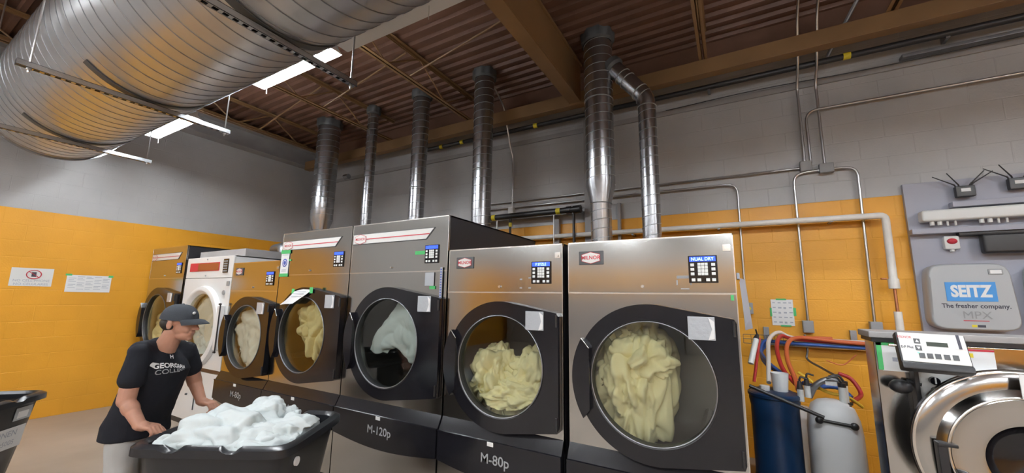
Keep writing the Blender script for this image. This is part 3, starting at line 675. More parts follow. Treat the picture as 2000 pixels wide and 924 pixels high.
# ------------------------------------------------------------------ pipes and conduits on the back wall
YW = 4.96
bpipe = thing('gas_pipe', 'long black gas pipe high along the back wall under the brown beam', 'pipe', (0, 4.86, 4.10))
MB().cyl((-4.6, 0, 0.02), (5.5, 0, .0), .032, n=16).build('pipe', 'blackpipe', bpipe)
for x in (-4.15, -3.72, -2.38, 1.17): MB().cyl((x - .03, 0, .0125 - .002 * x), (x + .03, 0, .0125 - .002 * x), .035, n=16).build('yellow_band', 'yellow', bpipe)
for x in (-3.35, -.1, 1.9, 3.6): MB().box((x - .015, -.01, -.04), (x + .015, .10, .04)).build('pipe_clamp', 'galvdark', bpipe)
g = thing('gas_pipe', 'short thick black gas manifold above the dryer second from the right', 'pipe', (-2.4, 4.85, 2.79))
MB().cyl((-.95, 0, 0), (.68, 0, 0), .042, n=20).cyl((.50, 0, 0), (.56, 0, 0), .052, n=20).cyl((.60, 0, 0), (.70, 0, 0), .055, n=20).build('pipe', 'blackpipe', g)
for x in (-.66, .38): MB().cyl((x - .03, 0, 0), (x + .03, 0, 0), .0455, n=20).build('yellow_band', 'yellow', g)
for x in (-.38, .60):
    dp = MB().cyl((x, 0, -1.2), (x, 0, 0), .019, n=12).build('drop_pipe', 'blackpipe', g)
MB().cyl((.60 - .98, 0, -.16), (.60 - .98, 0, -.10), .024, n=12).build('yellow_band', 'yellow', g)
MB().cyl((.30, .02, -1.0), (.30, .02, .0), .009, n=10).cyl((-.62, .02, -1.0), (-.62, .02, .0), .009, n=10).build('thin_drop_pipe', 'emt', g)
solo('wall_channel', MB().box((-1.69, 4.97, 1.2), (-1.555, 5.025, 4.15), .004), 'greybeam', 'grey vertical channel on the wall behind the forked exhaust duct', 'channel')
solo('wall_channel', MB().box((-2.14, 4.97, 1.2), (-2.06, 5.025, 2.72), .004), 'greybeam', 'narrow grey vertical channel below the black gas manifold', 'channel')
solo('wall_channel', MB().box((-1.25, 4.97, 1.2), (-1.21, 5.02, 2.85), .004), 'greybeam', 'slim grey upright beside the foot of the forked exhaust duct', 'channel')
wp = thing('water_pipe', 'white lagged pipe running along the back wall and turning down at the right', 'pipe', (0, 4.90, 0))
MB().tube(elbow([(-3.4, 0, 2.46), (1.305, 0, 2.432), (1.30, 0, 1.80)], .045, 4), .031, 16).build('pipe_cover', 'offwhite', wp)
MB().cyl((1.30, 0, 1.40), (1.30, 0, 1.85), .012, n=12).build('copper_pipe', 'copper', wp)
MB().cyl((1.30, 0, 1.74), (1.30, 0, 1.83), .04, n=16).cyl((1.30, 0, .9), (1.30, 0, 1.53), .029, n=16).build('pipe_sleeve', 'offwhite', wp)
MB().cyl((1.25, -.01, 1.83), (1.21, -.02, 1.83), .009, n=10).build('tap', 'copper', wp)
for x in (-1.05, -.1, .9): MB().box((x - .012, -.01, 2.40), (x + .012, .12, 2.415)).build('pipe_hook', 'galvdark', wp)
def conduit(pts, label, r=.0125, boxes=(), y=None, grp='steel conduits on the back wall', bend=.12):
    t = thing('electrical_conduit', label, 'conduit', (pts[0][0], pts[0][1], pts[0][2]), 0, grp)
    MB().tube(elbow(pts, bend, 6), r, 10).build('tube', 'emt', t, world=True)
    return t
def jbox(c, w_, h, label, d_=.06, m_='grey'):
    t = thing('junction_box', label, 'junction box', (c[0], c[1], c[2] - h / 2))
    MB().box((-w_ / 2, -d_ / 2, 0), (w_ / 2, d_ / 2, h), .006).build('box_body', m_, t)
    MB().box((-w_ / 2 + .006, -d_ / 2 - .003, .006), (w_ / 2 - .006, -d_ / 2, h - .006), .002).build('cover_plate', m_, t)
    return t
conduit([(.752, 4.98, 3.06), (.752, 4.98, 3.95), (.752, 4.80, 4.08), (.752, 4.55, 4.5), (.752, 4.2, 4.70)], 'left one of two conduits rising from the grey boxes to the ceiling', boxes=())
conduit([(.915, 4.98, 3.02), (.915, 4.98, 3.95), (.915, 4.80, 4.08), (.915, 4.55, 4.5), (.915, 4.2, 4.70)], 'right one of two conduits rising from the grey boxes to the ceiling')
conduit([(.80, 4.97, 3.06), (.80, 4.97, 3.64), (5.6, 4.97, 3.63)], 'conduit bending out of the left grey box and running right along the grey wall')
conduit([(.87, 4.99, 2.975), (.64, 4.99, 2.965), (.64, 4.99, 1.40)], 'curved conduit dropping from the right grey box to the small box above the hose rack')
conduit([(.97, 4.99, 2.975), (1.17, 4.99, 2.965), (1.15, 4.99, 1.40)], 'curved conduit dropping from the right grey box to behind the washer')
conduit([(.70, 4.99, 3.02), (.45, 4.99, 3.02), (.45, 4.99, 3.02), (-3.4, 4.99, 3.05)], 'thin horizontal conduit running left from the grey boxes behind the exhaust ducts', r=.010)
conduit([(.11, 4.985, 1.56), (.115, 4.985, 2.93), (-1.5, 4.985, 2.94), (-3.4, 4.985, 2.96)], 'conduit rising beside the rightmost dryer and bending left along the wall', r=.0115)
conduit([(-2.83, 4.99, 2.93), (-2.83, 4.99, 3.75), (-2.83, 4.90, 3.9), (-2.83, 4.7, 4.45), (-2.83, 4.3, 4.68)], 'conduit climbing the wall right of the fourth exhaust duct')
solo('cable', MB().tube(bez([(-.6, 4.97, 3.98), (.4, 4.95, 3.99), (1.5, 4.97, 3.97), (3.5, 4.97, 3.99), (5.6, 4.97, 3.98)], 6), .005, 6), 'blackpipe', 'thin black cable along the grey wall below the black gas pipe', 'cable')
ll = MB().box((1.6, 4.93, 4.00), (5.6, 5.02, 4.035), .004)
solo('cable_tray', ll, 'galvdark', 'pale metal tray high on the wall at the top right corner', 'cable tray')
solo('cable_strut', MB().tube([(1.02, 4.88, 4.16), (1.35, 4.3, 4.70)], .018, 8), 'galvdark', 'slanted grey rod from the black pipe up to the deck at the top right', 'rod')
jbox((.755, 4.985, 3.03), .10, .11, 'left grey junction box where two conduits meet high on the wall')
jbox((.925, 4.985, 2.985), .12, .10, 'right grey junction box feeding two curved conduits')
jbox((.635, 4.985, 1.36), .09, .12, 'grey junction box above the hose rack beside the taped chart')
jbox((1.155, 4.985, 1.39), .09, .08, 'grey junction box behind the left top corner of the washer')
jbox((-2.84, 4.985, 2.90), .09, .12, 'white junction box above the black gas manifold', m_='whitep')
ou = jbox((.135, 4.985, 1.53), .075, .12, 'small grey switch box with a yellow button beside the rightmost dryer', .05)
MB().cyl((0, -.04, .06), (0, -.028, .06), .018, n=12).build('yellow_button', 'yellow', ou)
solo('ceiling_camera', MB().cyl((-6.72, 4.94, 3.98), (-6.60, 4.94, 3.98), .05, n=20).box((-6.68, 4.94, 3.95), (-6.64, 5.02, 4.0)), 'galv', 'small metal pipe end on the wall left of the widest exhaust duct', 'pipe end')

# chart with green tape
def tape(mb_name, boxes, parent, mtl='green'):
    for a, b in boxes: MB().box(a, b).build(mb_name, mtl, parent, world=True, smooth=False)
ch = thing('wall_chart', 'white pictured instruction chart fixed with green tape above the hose rack', 'chart', (.435, 5.02, 1.36))
MB().box((.338, 5.022, 1.36), (.532, 5.026, 1.628)).build('sheet', 'paper', ch, world=True, smooth=False)
pr_ = MB()
for r_ in range(5):
    for k in range(4):
        x = .352 + k * .047; z = 1.60 - r_ * .05; pr_.box((x, 5.0205, z - .012 - .004 * ((k * r_) % 3)), (x + .022 + .004 * ((k + r_) % 3), 5.022, z))
pr_.build('printed_pictures', 'papergrey', ch, world=True, smooth=False)
tape('tape', [((.385, 5.019, 1.622), (.475, 5.022, 1.638)), ((.325, 5.019, 1.45), (.342, 5.022, 1.54)), ((.528, 5.019, 1.46), (.552, 5.022, 1.545)), ((.41, 5.019, 1.35), (.50, 5.022, 1.365))], ch)

# hose rack
rk = thing('hose_rack', 'wall mounted rail carrying the red and blue hose bundle', 'rack', (.6, 4.93, 1.18))
MB().box((.2, 4.90, 1.165), (1.5, 4.99, 1.18)).box((.2, 4.90, 1.18), (1.5, 4.905, 1.215)).build('rail', 'galvdark', rk, world=True, smooth=False)
for x in (.275, .985): MB().box((x - .025, 4.99, 1.16), (x + .025, 5.025, 1.34), .003).cyl((x, 4.985, 1.30), (x, 4.99, 1.30), .012, n=10).build('bracket', 'galvdark', rk, world=True)
wr = MB()
for z in (1.17, 1.215, 1.26): wr.tube([(.06, 4.90, z), (.5, 4.90, z)], .003, 5)
for x in (.06, .13, .2, .27, .34, .41, .48): wr.tube([(x, 4.90, 1.17), (x, 4.90, 1.26)], .0025, 5)
wr.build('wire_basket', 'darkgrey', rk, world=True)
HG = 'dosing hoses over the chemical drums'
def hose(pts, r, m_, label): return solo('hose', MB().tube(bez(pts, 10), r, 10), m_, label, 'hose', None)
hose([(1.6, 4.88, 1.235), (.9, 4.88, 1.24), (.50, 4.88, 1.25), (.37, 4.82, 1.30), (.27, 4.6, 1.24), (.235, 4.3, 1.10), (.21, 4.05, .93)], .018, 'whitehose', 'thick white hose arching down to the blue drum')
hose([(1.6, 4.92, 1.215), (.9, 4.90, 1.225), (.50, 4.86, 1.24), (.38, 4.75, 1.27), (.32, 4.5, 1.18), (.33, 4.25, 1.03), (.40, 4.1, .93)], .018, 'redhose', 'dark red hose arching down behind the orange one')
hose([(1.6, 4.85, 1.225), (.9, 4.85, 1.235), (.55, 4.82, 1.26), (.42, 4.6, 1.22), (.38, 4.35, 1.10), (.40, 4.1, .97), (.405, 4.02, .90)], .018, 'orangehose', 'orange hose arching down to the gap between the two drums')
for k, (dy, z) in enumerate(((-.03, 1.185), (0, 1.19), (.03, 1.185))):
    hose([(1.6, 4.915 + dy, z), (.9, 4.915 + dy, z + .004), (.42, 4.90 + dy, z + .01), (.26, 4.86 + dy, z + .03 - .03 * k), (.20, 4.7, z - .06 - .02 * k), (.24, 4.45, 1.05 - .02 * k), (.33 + .05 * k, 4.25, .98 - .02 * k)], .014, 'bluehose', ['front blue hose on the rail under the red ones', 'middle blue hose on the rail under the red ones', 'rear blue hose nearest the wall on the rail'][k])
hose([(.60, 4.985, 1.28), (.61, 4.98, 1.13), (.60, 4.96, 1.04), (.68, 4.8, .99), (.76, 4.6, .95)], .010, 'galvdark', 'thin grey hose dropping from the box behind the jug')
hose([(.43, 4.15, 1.02), (.50, 4.1, .97), (.56, 4.05, .92), (.62, 4.02, .90), (.72, 4.05, .88), (.82, 4.15, .80)], .012, 'yellowhose', 'yellow hose curling over the top of the white jug')
hose([(.46, 4.2, .93), (.54, 4.12, .92), (.62, 4.15, .93), (.70, 4.15, .92), (.75, 4.1, .87)], .018, 'bluehose', 'short thick blue hose looping over the white jug')
hose([(.72, 4.3, 1.02), (.80, 4.3, .98), (.84, 4.25, .88), (.76, 4.1, .845)], .016, 'redhose', 'short dark red hose behind the white jug')
hose([(.47, 4.0, .86), (.52, 3.98, .96), (.60, 3.98, 1.01), (.66, 3.98, 1.0)], .022, 'galvdark', 'translucent grey braided hose with a white tag over the jug')
hose([(.74, 4.9, 1.05), (.86, 4.9, 1.02), (.97, 4.9, 1.12)], .005, 'orangehose', 'thin pink tube drooping below the rail')
solo('marker_pen', MB().cyl((.66, 4.88, 1.262), (.80, 4.88, 1.262), .014, n=12), 'orangehose', 'orange tube lying on top of the hose bundle under the grey box', 'tube')
solo('hose_tag', MB().box((.575, 3.95, .97), (.645, 3.955, 1.0)), 'paper', 'white paper tag on the grey braided hose', 'tag')
lance = thing('suction_lance', 'white suction lance with black cap leaning against the rightmost dryer', 'lance', (.10, 3.9, 1.0))
MB().tube([(.085, 3.85, 1.10), (.14, 3.95, 1.29)], .022, 12).build('lance_tube', 'whitep', lance, world=True)
MB().tube([(.14, 3.95, 1.29), (.152, 3.97, 1.33)], [.024, .010], 12).tube([(.15, 3.97, 1.33), (.143, 3.96, 1.37)], .006, 8).build('cap', 'blackpipe', lance, world=True)
solo('hose', MB().tube(bez([(.165, 3.98, 1.30), (.14, 3.95, 1.16), (.10, 3.9, .95)], 8), .012, 8), 'redhose', 'thin red tube beside the leaning white lance', 'hose')
# blue drum
bd = thing('chemical_drum', 'dark blue plastic drum in the gap right of the dryers', 'drum', (.23, 3.95, 0.14))
MB().lathe([(.001, .0), (.155, .0), (.17, .02), (.175, .06), (.165, .12), (.165, .62), (.175, .68), (.168, .735), (.13, .755), (.001, .755)], (0, 0, 0), (0, 0, 1), 40).build('drum_body', 'bluedrum', bd)
MB().lathe([(.172, .70), (.182, .71), (.182, .73), (.17, .74)], (0, 0, 0), (0, 0, 1), 40).build('top_rim', 'bluedrum', bd)
MB().cyl((-.06, -.05, .755), (-.06, -.05, .79), .035, n=16).cyl((.07, .02, .755), (.07, .02, .80), .03, n=16).build('bung', 'whitep', bd)
# white jug
jg = thing('chemical_jug', 'white translucent chemical jug with black handle beside the washer', 'jug', (.60, 3.95, 0.14))
def rsq(w_, d_, z, n=40, k=3.0):
    out = []
    for i in range(n):
        a = i * 2 * PI / n; c_, s_ = math.cos(a), math.sin(a); q = (abs(c_) ** k + abs(s_) ** k) ** (-1 / k); out.append((w_ * c_ * q, d_ * s_ * q, z))
    return out
MB().rings([rsq(.14, .13, 0), rsq(.165, .15, .02), rsq(.168, .155, .10), rsq(.160, .15, .13), rsq(.168, .155, .16), rsq(.165, .155, .50), rsq(.155, .145, .60), rsq(.13, .12, .68), rsq(.09, .08, .715), rsq(.04, .04, .73)]).build('jug_body', 'jug', jg)
MB().tube([(-.10, -.15, .60), (.09, -.15, .585)], .012, 10).ell((-.105, -.15, .60), (.026, .02, .026)).ell((.095, -.15, .585), (.026, .02, .026)).build('jug_handle', 'blackpipe', jg)
for (x, y_) in ((.07, -.02), (.10, .08)):
    nk = MB().cyl((x, y_, .70), (x, y_, .83), .024, n=16).build('suction_cap', 'whitep', jg)
    MB().cyl((x, y_, .69), (x, y_, .705), .045, n=16).build('screw_collar', 'blackpipe', nk)
    MB().cyl((x, y_, .83), (x, y_, .86), .026, n=16).tube(bez([(x, y_, .86), (x - .03, y_, .90), (x - .09, y_, .885)], 6), .008, 8).build('cap_fitting', 'blackpipe', nk)
for (x, y_, z) in ((.405, 3.9, .84), (.46, 3.98, .86)):
    s_ = thing('suction_lance', ['white capped suction lance between the drum and the jug, front one', 'white capped suction lance between the drum and the jug, rear one'][int(x > .42)], 'lance', (x, y_, z))
    MB().cyl((0, 0, 0), (0, 0, .09), .022, n=14).build('lance_tube', 'whitep', s_)
    MB().cyl((0, 0, .09), (0, 0, .15), .024, .012, n=14).tube(bez([(0, 0, .15), (.01, 0, .18), (.05, 0, .17)], 6), .007, 8).build('cap', 'blackpipe', s_)
solo('drum_pallet', MB().box((.04, 3.74, 0), (.86, 4.2, .14), .01), 'yellow', 'yellow spill tray under the drum and jug', 'spill tray')
solo('chemical_drum', MB().lathe([(.001, 0), (.12, 0), (.125, .05), (.12, .60), (.08, .70), (.001, .71)], (.43, 4.38, .0), (0, 0, 1), 32), 'jug', 'pale jug behind the gap between the blue drum and the white jug', 'jug')
solo('plastic_cup', MB().lathe([(.001, 0), (.05, 0), (.062, .14), (.058, .14), (.047, .006), (.001, .006)], (.28, 3.93, .895), (0, 0, 1), 24), 'jug', 'translucent measuring cup on top of the blue drum', 'cup')
solo('black_wand', MB().tube([(.06, 3.68, .955), (.50, 3.62, .80)], .013, 10), 'blackpipe', 'long black wand lying across the blue drum and jug', 'wand')
solo('hanging_papers', MB().add([(.04, 2.9, 1.75), (.075, 3.15, 1.75), (.10, 3.2, 1.42), (.05, 2.95, 1.42)], [(0, 1, 2, 3)]).add([(.035, 2.75, 1.72), (.06, 2.9, 1.74), (.085, 2.92, 1.50), (.05, 2.8, 1.45)], [(0, 1, 2, 3)]).box((.022, 2.85, 1.74), (.04, 2.93, 1.78), .004), 'papergrey', 'papers clipped to the side of the rightmost dryer', 'papers')

# ------------------------------------------------------------------ control board at the right
bo = thing('mounting_board', 'blue-grey mounting board on the back wall at the far right', 'board', (2.6, 5.0, 1.2))
MB().box((1.478, 4.985, 1.2), (4.4, 5.028, 2.735), .004).build('panel', 'board', bo, world=True)
def wbx(name, a, b, m_, label, cat, bev=.006, group=None): return solo(name, MB().box(a, b, bev), m_, label, cat, group)
for k, (x, z) in enumerate(((1.865, 2.60), (2.19, 2.63))):
    r_ = thing('wifi_router', ['black router with four antennas at the left end of the top shelf', 'black router with antennas at the right edge of the photo'][k], 'router', (x, 4.93, z - .045))
    MB().box((-.062, -.02, 0), (.062, .03, .10), .008).build('router_body', 'blackpipe', r_); MB().box((-.03, -.022, .045), (.03, -.0195, .075)).build('label_sticker', 'paper', r_, smooth=False)
    for dx_, tx in ((-.05, -.15), (-.03, -.075), (.03, .10), (.04, .14)):
        MB().tube([(dx_, 0, .09), (dx_ * 1.3, -.01, .115), (dx_ + tx, -.02, .25 - abs(tx) * .3)], [.006, .006, .004], 8).build('antenna', 'blackpipe', r_)
wbx('cable_shelf', (1.765, 4.90, 2.465), (4.2, 4.985, 2.515), 'board', 'grey shelf carrying the two routers', 'shelf')
pd = thing('pump_manifold', 'long white dosing pump housing below the routers', 'pump housing', (2.6, 4.93, 2.34))
MB().box((1.548, 4.88, 2.345), (3.8, 4.985, 2.45), .02, 3).build('housing', 'whitep', pd, world=True)
for gx in (1.62, 1.93, 2.26, 2.6):
    for j in range(4): MB().cyl((gx + j * .05, 4.92, 2.345), (gx + j * .05, 4.92, 2.31 - .008 * (j > 1)), .016 if j < 2 else .008, n=12).build('hose_nozzle', 'whitep', pd, world=True)
wbx('cable_shelf', (1.475, 4.90, 2.235), (4.2, 4.985, 2.285), 'board', 'long grey trunking under the white pump housing', 'trunking')
al = thing('alarm_beacon', 'white alarm box with a red dome on the board', 'alarm', (1.735, 4.97, 2.09))
MB().box((-.05, -.035, 0), (.05, .02, .12), .012).build('box_body', 'whitep', al); MB().ell((0, -.035, .072), (.034, .02, .026)).build('red_dome', 'red', al); MB().cyl((0, -.01, -.02), (0, -.01, 0), .016, n=12).build('cable_gland', 'whitep', al)
sc_ = thing('control_screen', 'black screen under the grey trunking at the right edge', 'screen', (2.4, 4.92, 2.04))
MB().box((-.50, -.05, .0), (.55, .03, .165), .02, 3).build('screen_body', 'blackpipe', sc_); MB().box((-.62, .0, .165), (.5, .06, .20), .008).build('screen_mount', 'satin', sc_)
# SEITZ dispenser
def dispenser(xc, label, letters=True):
    W, z0, z1 = .262, 1.385, 1.955
    t = thing('dosing_dispenser', label, 'dispenser', (xc, 4.985, z0))
    R_ = []
    for yy, k in ((0, .985), (-.10, 1.0), (-.135, .975), (-.15, .93)):
        R_.append([(p[0] * k, yy, (z1 - z0) / 2 + p[1] * k) for p in [(q[0] * (1 + .05 * (-q[1] / .28)), q[1]) for q in [(a[0], a[1]) for a in rsq(W, (z1 - z0) / 2, 0, 64, 7.0)]]])
    cv = MB(); cv.wn = True; cv.rings(R_).build('cover', 'dispenser', t, ang=50)
    MB().box((.115, -.158, .47), (.20, -.149, .515), .004).build('display_frame', 'grey', t); MB().box((.125, -.160, .478), (.19, -.158, .507)).build('display', 'jug', t, smooth=False)
    if letters:
        p = MB().box((-.155, -.154, .245), (.145, -.1495, .408)).build('logo_plate', 'seitzblue', t, smooth=False)
        MB().text('SEITZ', .135, (-.005, -.1546, .326), thick=0, bold=.045, sx=.72).build('logo_lettering', 'paper', p, smooth=False)
        MB().text('The fresher company.', .052, (.01, -.1512, .205), thick=0, bold=.02, sx=.88).build('slogan_lettering', 'ink', t, smooth=False)
        MB().text('MPX', .088, (0.01, -.1545, .128), thick=0, bold=0.0, sx=1.0).build('model_lettering', 'grey', t, smooth=False)
        MB().box((-.075, -.152, .080), (.075, -.1505, .086)).build('red_line', 'red', t, smooth=False)
        MB().box((-.03, -.152, .03), (-.0, -.1505, .05)).build('warning_label', 'yellow', t, smooth=False); MB().box((.004, -.152, .03), (.05, -.1505, .05)).build('rating_label', 'ink', t, smooth=False)
    return t
dispenser(1.765, 'grey wall dispenser with a blue logo plate above the washer')
dispenser(2.38, 'second grey dispenser cut off by the right edge of the photo', False)

# ------------------------------------------------------------------ washer extractor
wy = 2.756
ws = thing('washing_machine', 'stainless washer extractor with a round chrome door at the right edge', 'washer', (1.1, wy, 0))
def W_(name, mb, m_, par=ws, **k): return mb.build(name, m_, par, world=True, **k)
W_('cabinet', MB().box((.620, wy, .05), (1.78, wy + .17, 1.405), .008), 'steel')
W_('rear_shell', MB().box((.80, wy + .17, .05), (1.7, wy + .85, 1.25), .05), 'galvdark')
W_('plinth', MB().box((.65, wy + .02, 0), (1.7, wy + .8, .05)), 'satin', smooth=False)
W_('top_panel', MB().box((.600, wy - .02, 1.425), (1.80, wy + .19, 1.458), .006), 'greybeam')
W_('top_gap', MB().box((.61, wy - .012, 1.405), (1.79, wy + .18, 1.425)), 'satin', smooth=False)
dc = (1.04, .955); yD = 2.60
door = W_('door', MB().lathe([(.30, .10), (.355, .06), (.368, .02), (.355, -.01), (.330, -.022), (.290, -.02), (.262, -.055), (.255, -.062), (.215, -.05), (.165, -.055), (.150, -.05), (.150, .0)], (dc[0], yD, dc[1]), (0, 1, 0), 96), 'steel')
W_('outer_rim', MB().tube([(dc[0] + .356 * math.cos(a * 2 * PI / 96), yD + .0, dc[1] + .356 * math.sin(a * 2 * PI / 96)) for a in range(96)], .011, 10, closed=True), 'steel_trim', door)
W_('inner_rim', MB().tube([(dc[0] + .262 * math.cos(a * 2 * PI / 96), yD - .056, dc[1] + .262 * math.sin(a * 2 * PI / 96)) for a in range(96)], .006, 8, closed=True), 'steel_trim', door)
W_('door_glass', MB().lathe([(.152, -.045), (.14, -.02), (.10, .015), (.001, .03)], (dc[0], yD, dc[1]), (0, 1, 0), 64), 'gloss', door)
W_('door_neck', MB().lathe([(.30, -.02), (.30, .16)], (dc[0], yD, dc[1]), (0, 1, 0), 64), 'satin')
hh = W_('door_latch', MB().box((dc[0] - .300, yD - .075, .80), (dc[0] - .268, yD - .03, .99), .005).box((dc[0] - .300, yD - .08, .985), (dc[0] - .235, yD - .03, 1.0), .004), 'satin', door)
W_('latch_handle', MB().tube([(dc[0] - .23, yD - .10, .86), (dc[0] - .10, yD - .11, .82)], .020, 12).cyl((dc[0] - .22, yD - .03, .88), (dc[0] - .22, yD - .12, .88), .014, n=12), 'gloss', hh)
W_('door_notice', MB().box((1.02, yD - .070, 1.215), (1.26, yD - .066, 1.315)), 'paper', door, smooth=False)
kp = W_('knob_panel', MB().box((.758, wy - .045, .98), (1.10, wy, 1.30), .004), 'whitep')
W_('panel_side', MB().box((.742, wy - .06, .98), (.760, wy, 1.31), .003), 'satin')
for (x, z) in ((.812, 1.238), (.815, 1.190)): W_('rotary_knob', MB().cyl((x, wy - .045, z), (x, wy - .07, z), .018, n=20), 'gloss', kp)
W_('knob_pointer', MB().box((.810, wy - .073, 1.226), (.815, wy - .07, 1.255)), 'paper', kp, smooth=False)
W_('key_switch', MB().cyl((.868, wy - .045, 1.228), (.868, wy - .055, 1.228), .018, n=20).box((.865, wy - .062, 1.212), (.871, wy - .055, 1.243)), 'steel_trim', kp)
W_('black_knob', MB().ell((.686, wy - .07, 1.20), (.046, .04, .034), sub=2).cyl((.69, wy, 1.20), (.69, wy - .06, 1.20), .015, n=12), 'satin')
W_('knob_lever', MB().tube([(.72, wy - .03, 1.222), (.77, wy - .04, 1.212)], .01, 8), 'satin')
nt = W_('notice_sheet', MB().box((.645, wy - .004, 1.262), (.80, wy - .001, 1.395)), 'paper', smooth=False)
W_('tape', MB().box((.628, wy - .005, 1.265), (.648, wy - .002, 1.402)).box((.628, wy - .005, 1.388), (.80, wy - .002, 1.403)), 'green', nt, smooth=False)
W_('printed_mark', MB().box((.685, wy - .0045, 1.31), (.705, wy - .004, 1.33)), 'papergrey', nt, smooth=False)
wl = W_('warning_sheet', MB().box((.925, wy - .004, 1.300), (1.045, wy - .001, 1.392)), 'paper', smooth=False)
W_('warning_strip', MB().box((.925, wy - .005, 1.382), (1.045, wy - .004, 1.391)), 'red', wl, smooth=False)
W_('warning_symbol', MB().box((.95, wy - .005, 1.352), (.975, wy - .004, 1.372)), 'yellow', wl, smooth=False)
hd = thing('washer_display', 'tilted controller with a large number 1, in front of the washer', 'display', (.77, wy - .22, 1.30))
Tm = Matrix.Translation((.772, 2.53, 1.398)) @ Matrix.Rotation(math.radians(1.5), 4, 'Y') @ Matrix.Rotation(math.radians(-22), 4, 'X') @ Matrix.Diagonal((.82, 1, 1.06, 1))
def Hm(name, m_, fn, par=hd, **k):
    q = MB(Tm); fn(q); return q.build(name, m_, par, world=True, **k)
Hm('casing', 'satin', lambda q: q.box((-.142, .003, -.088), (.142, .05, .072), .008).box((-.142, -.006, -.092), (.142, .05, -.060), .008))
fp = Hm('face_plate', 'whitep', lambda q: q.box((-.134, -.004, -.060), (.134, .003, .068), .003))
Hm('display_window', 'lcddark', lambda q: q.box((-.022, -.0055, .012), (.062, -.004, .030)), fp, smooth=False)
for x in (-.052, -.020, .012, .046, .080): Hm('button', 'darkgrey', lambda q: q.box((x - .012, -.006, -.042), (x + .012, -.004, -.020), .001), fp)
for z in (.020, -.010): Hm('button', 'darkgrey', lambda q: q.box((-.072, -.006, z), (-.046, -.004, z + .022), .001), fp)
Hm('arrow_marks', 'paper', lambda q: q.prism([(-.067, .026), (-.051, .026), (-.059, .038)], -.0068, -.006).prism([(-.067, .006), (-.059, -.006), (-.051, .006)], -.0068, -.006), fp, smooth=False)
Hm('number_card', 'paper', lambda q: q.box((.088, -.0055, .006), (.128, -.004, .062)), fp, smooth=False)
Hm('number_lettering', 'ink', lambda q: q.text('1', .082, (.108, -.006, .034), thick=0, bold=.03), fp, smooth=False)
Hm('maker_print', 'red', lambda q: q.text('MILNOR', .016, (-.108, -.0048, .046), thick=0, bold=.0), fp, smooth=False)
Hm('model_print', 'ink', lambda q: q.text('E-P Plus', .016, (-.105, -.0048, .002), thick=0, bold=.02), fp, smooth=False)
Hm('led', 'ledgreen', lambda q: q.box((-.068, -.0062, -.022), (-.060, -.0045, -.016)), fp, smooth=False)
Hm('key_shaft', 'steel_trim', lambda q: q.cyl((-.175, .02, .012), (-.14, .02, .012), .006, n=10))
Hm('support_arm', 'satin', lambda q: q.box((-.06, .05, -.04), (.04, .22, .03), .006))

# ------------------------------------------------------------------ notices on the dryers and the left wall
n1 = thing('taped_notice', 'white notice with a round blue logo taped in green to a dryer panel', 'notice', (-4.24, YFP, 1.79))
MB().box((-4.303, YFP - .008, 1.82), (-4.16, YFP - .0045, 2.07)).build('sheet', 'paper', n1, world=True, smooth=False)
lg = MB().lathe([(.045, 0), (.032, -.001)], (-4.228, YFP - .0085, 1.945), (0, 1, 0), 32).cyl((-4.228, YFP - .010, 1.945), (-4.228, YFP - .0085, 1.945), .022, n=20).build('round_logo', 'blueink', n1, world=True)
tx = MB()
for z in (2.045, 2.03, 1.87, 1.855): tx.box((-4.285 + .01 * (z < 2), YFP - .009, z - .003), (-4.175 - .02 * (z < 2), YFP - .0082, z + .003))
tx.build('printed_lines', 'papergrey', n1, world=True, smooth=False)
tape('tape', [((-4.31, YFP - .010, 2.045), (-4.14, YFP - .0085, 2.085)), ((-4.31, YFP - .010, 1.795), (-4.15, YFP - .0085, 1.83)), ((-4.16, YFP - .006, 1.965), (-4.12, YFP - .0045, 1.98))], n1)
yD3 = YFP - .064
n2 = thing('curled_notice', 'white paper hanging crooked across the top left of a dryer window', 'notice', (-3.85, yD3, 1.45))
R0 = [(-3.86, 1.645), (-3.62, 1.655)]; G = []
rowsP = [[(-3.90, yD3 - .004, 1.64), (-3.76, yD3 - .006, 1.66), (-3.62, yD3 - .004, 1.655)], [(-3.93, yD3 - .02, 1.60), (-3.80, yD3 - .012, 1.62), (-3.68, yD3 - .02, 1.61)], [(-4.0, yD3 - .03, 1.545), (-3.88, yD3 - .03, 1.57), (-3.77, yD3 - .035, 1.56)], [(-4.11, yD3 - .02, 1.50), (-3.99, yD3 - .035, 1.51), (-3.86, yD3 - .04, 1.515)]]
def sheetmb(rows, th=.001):
    V = [Vector(p) for r_ in rows for p in r_]; n = len(rows[0]); f = []; K = len(V)
    for j in range(len(rows) - 1):
        for i in range(n - 1): a = j * n + i; f += [(a, a + 1, a + n + 1, a + n), (a + K, a + n + K, a + n + 1 + K, a + 1 + K)]
    return MB().add(V + [v_ + Vector((0, th, 0)) for v_ in V], f)
sheetmb(rowsP).build('sheet', 'paper', n2, world=True, ang=180)
tl = MB()
for k, z in enumerate((1.635, 1.615, 1.59)): tl.box((-3.86 - .03 * k, yD3 - .026 - .003 * k, z - .003), (-3.68 - .03 * k, yD3 - .0245 - .003 * k, z + .002))
tl.build('printed_lines', 'papergrey', n2, world=True, smooth=False)
tape('tape', [((-3.945, yD3 - .008, 1.615), (-3.90, yD3 - .006, 1.665)), ((-3.65, yD3 - .008, 1.62), (-3.60, yD3 - .006, 1.68))], n2)
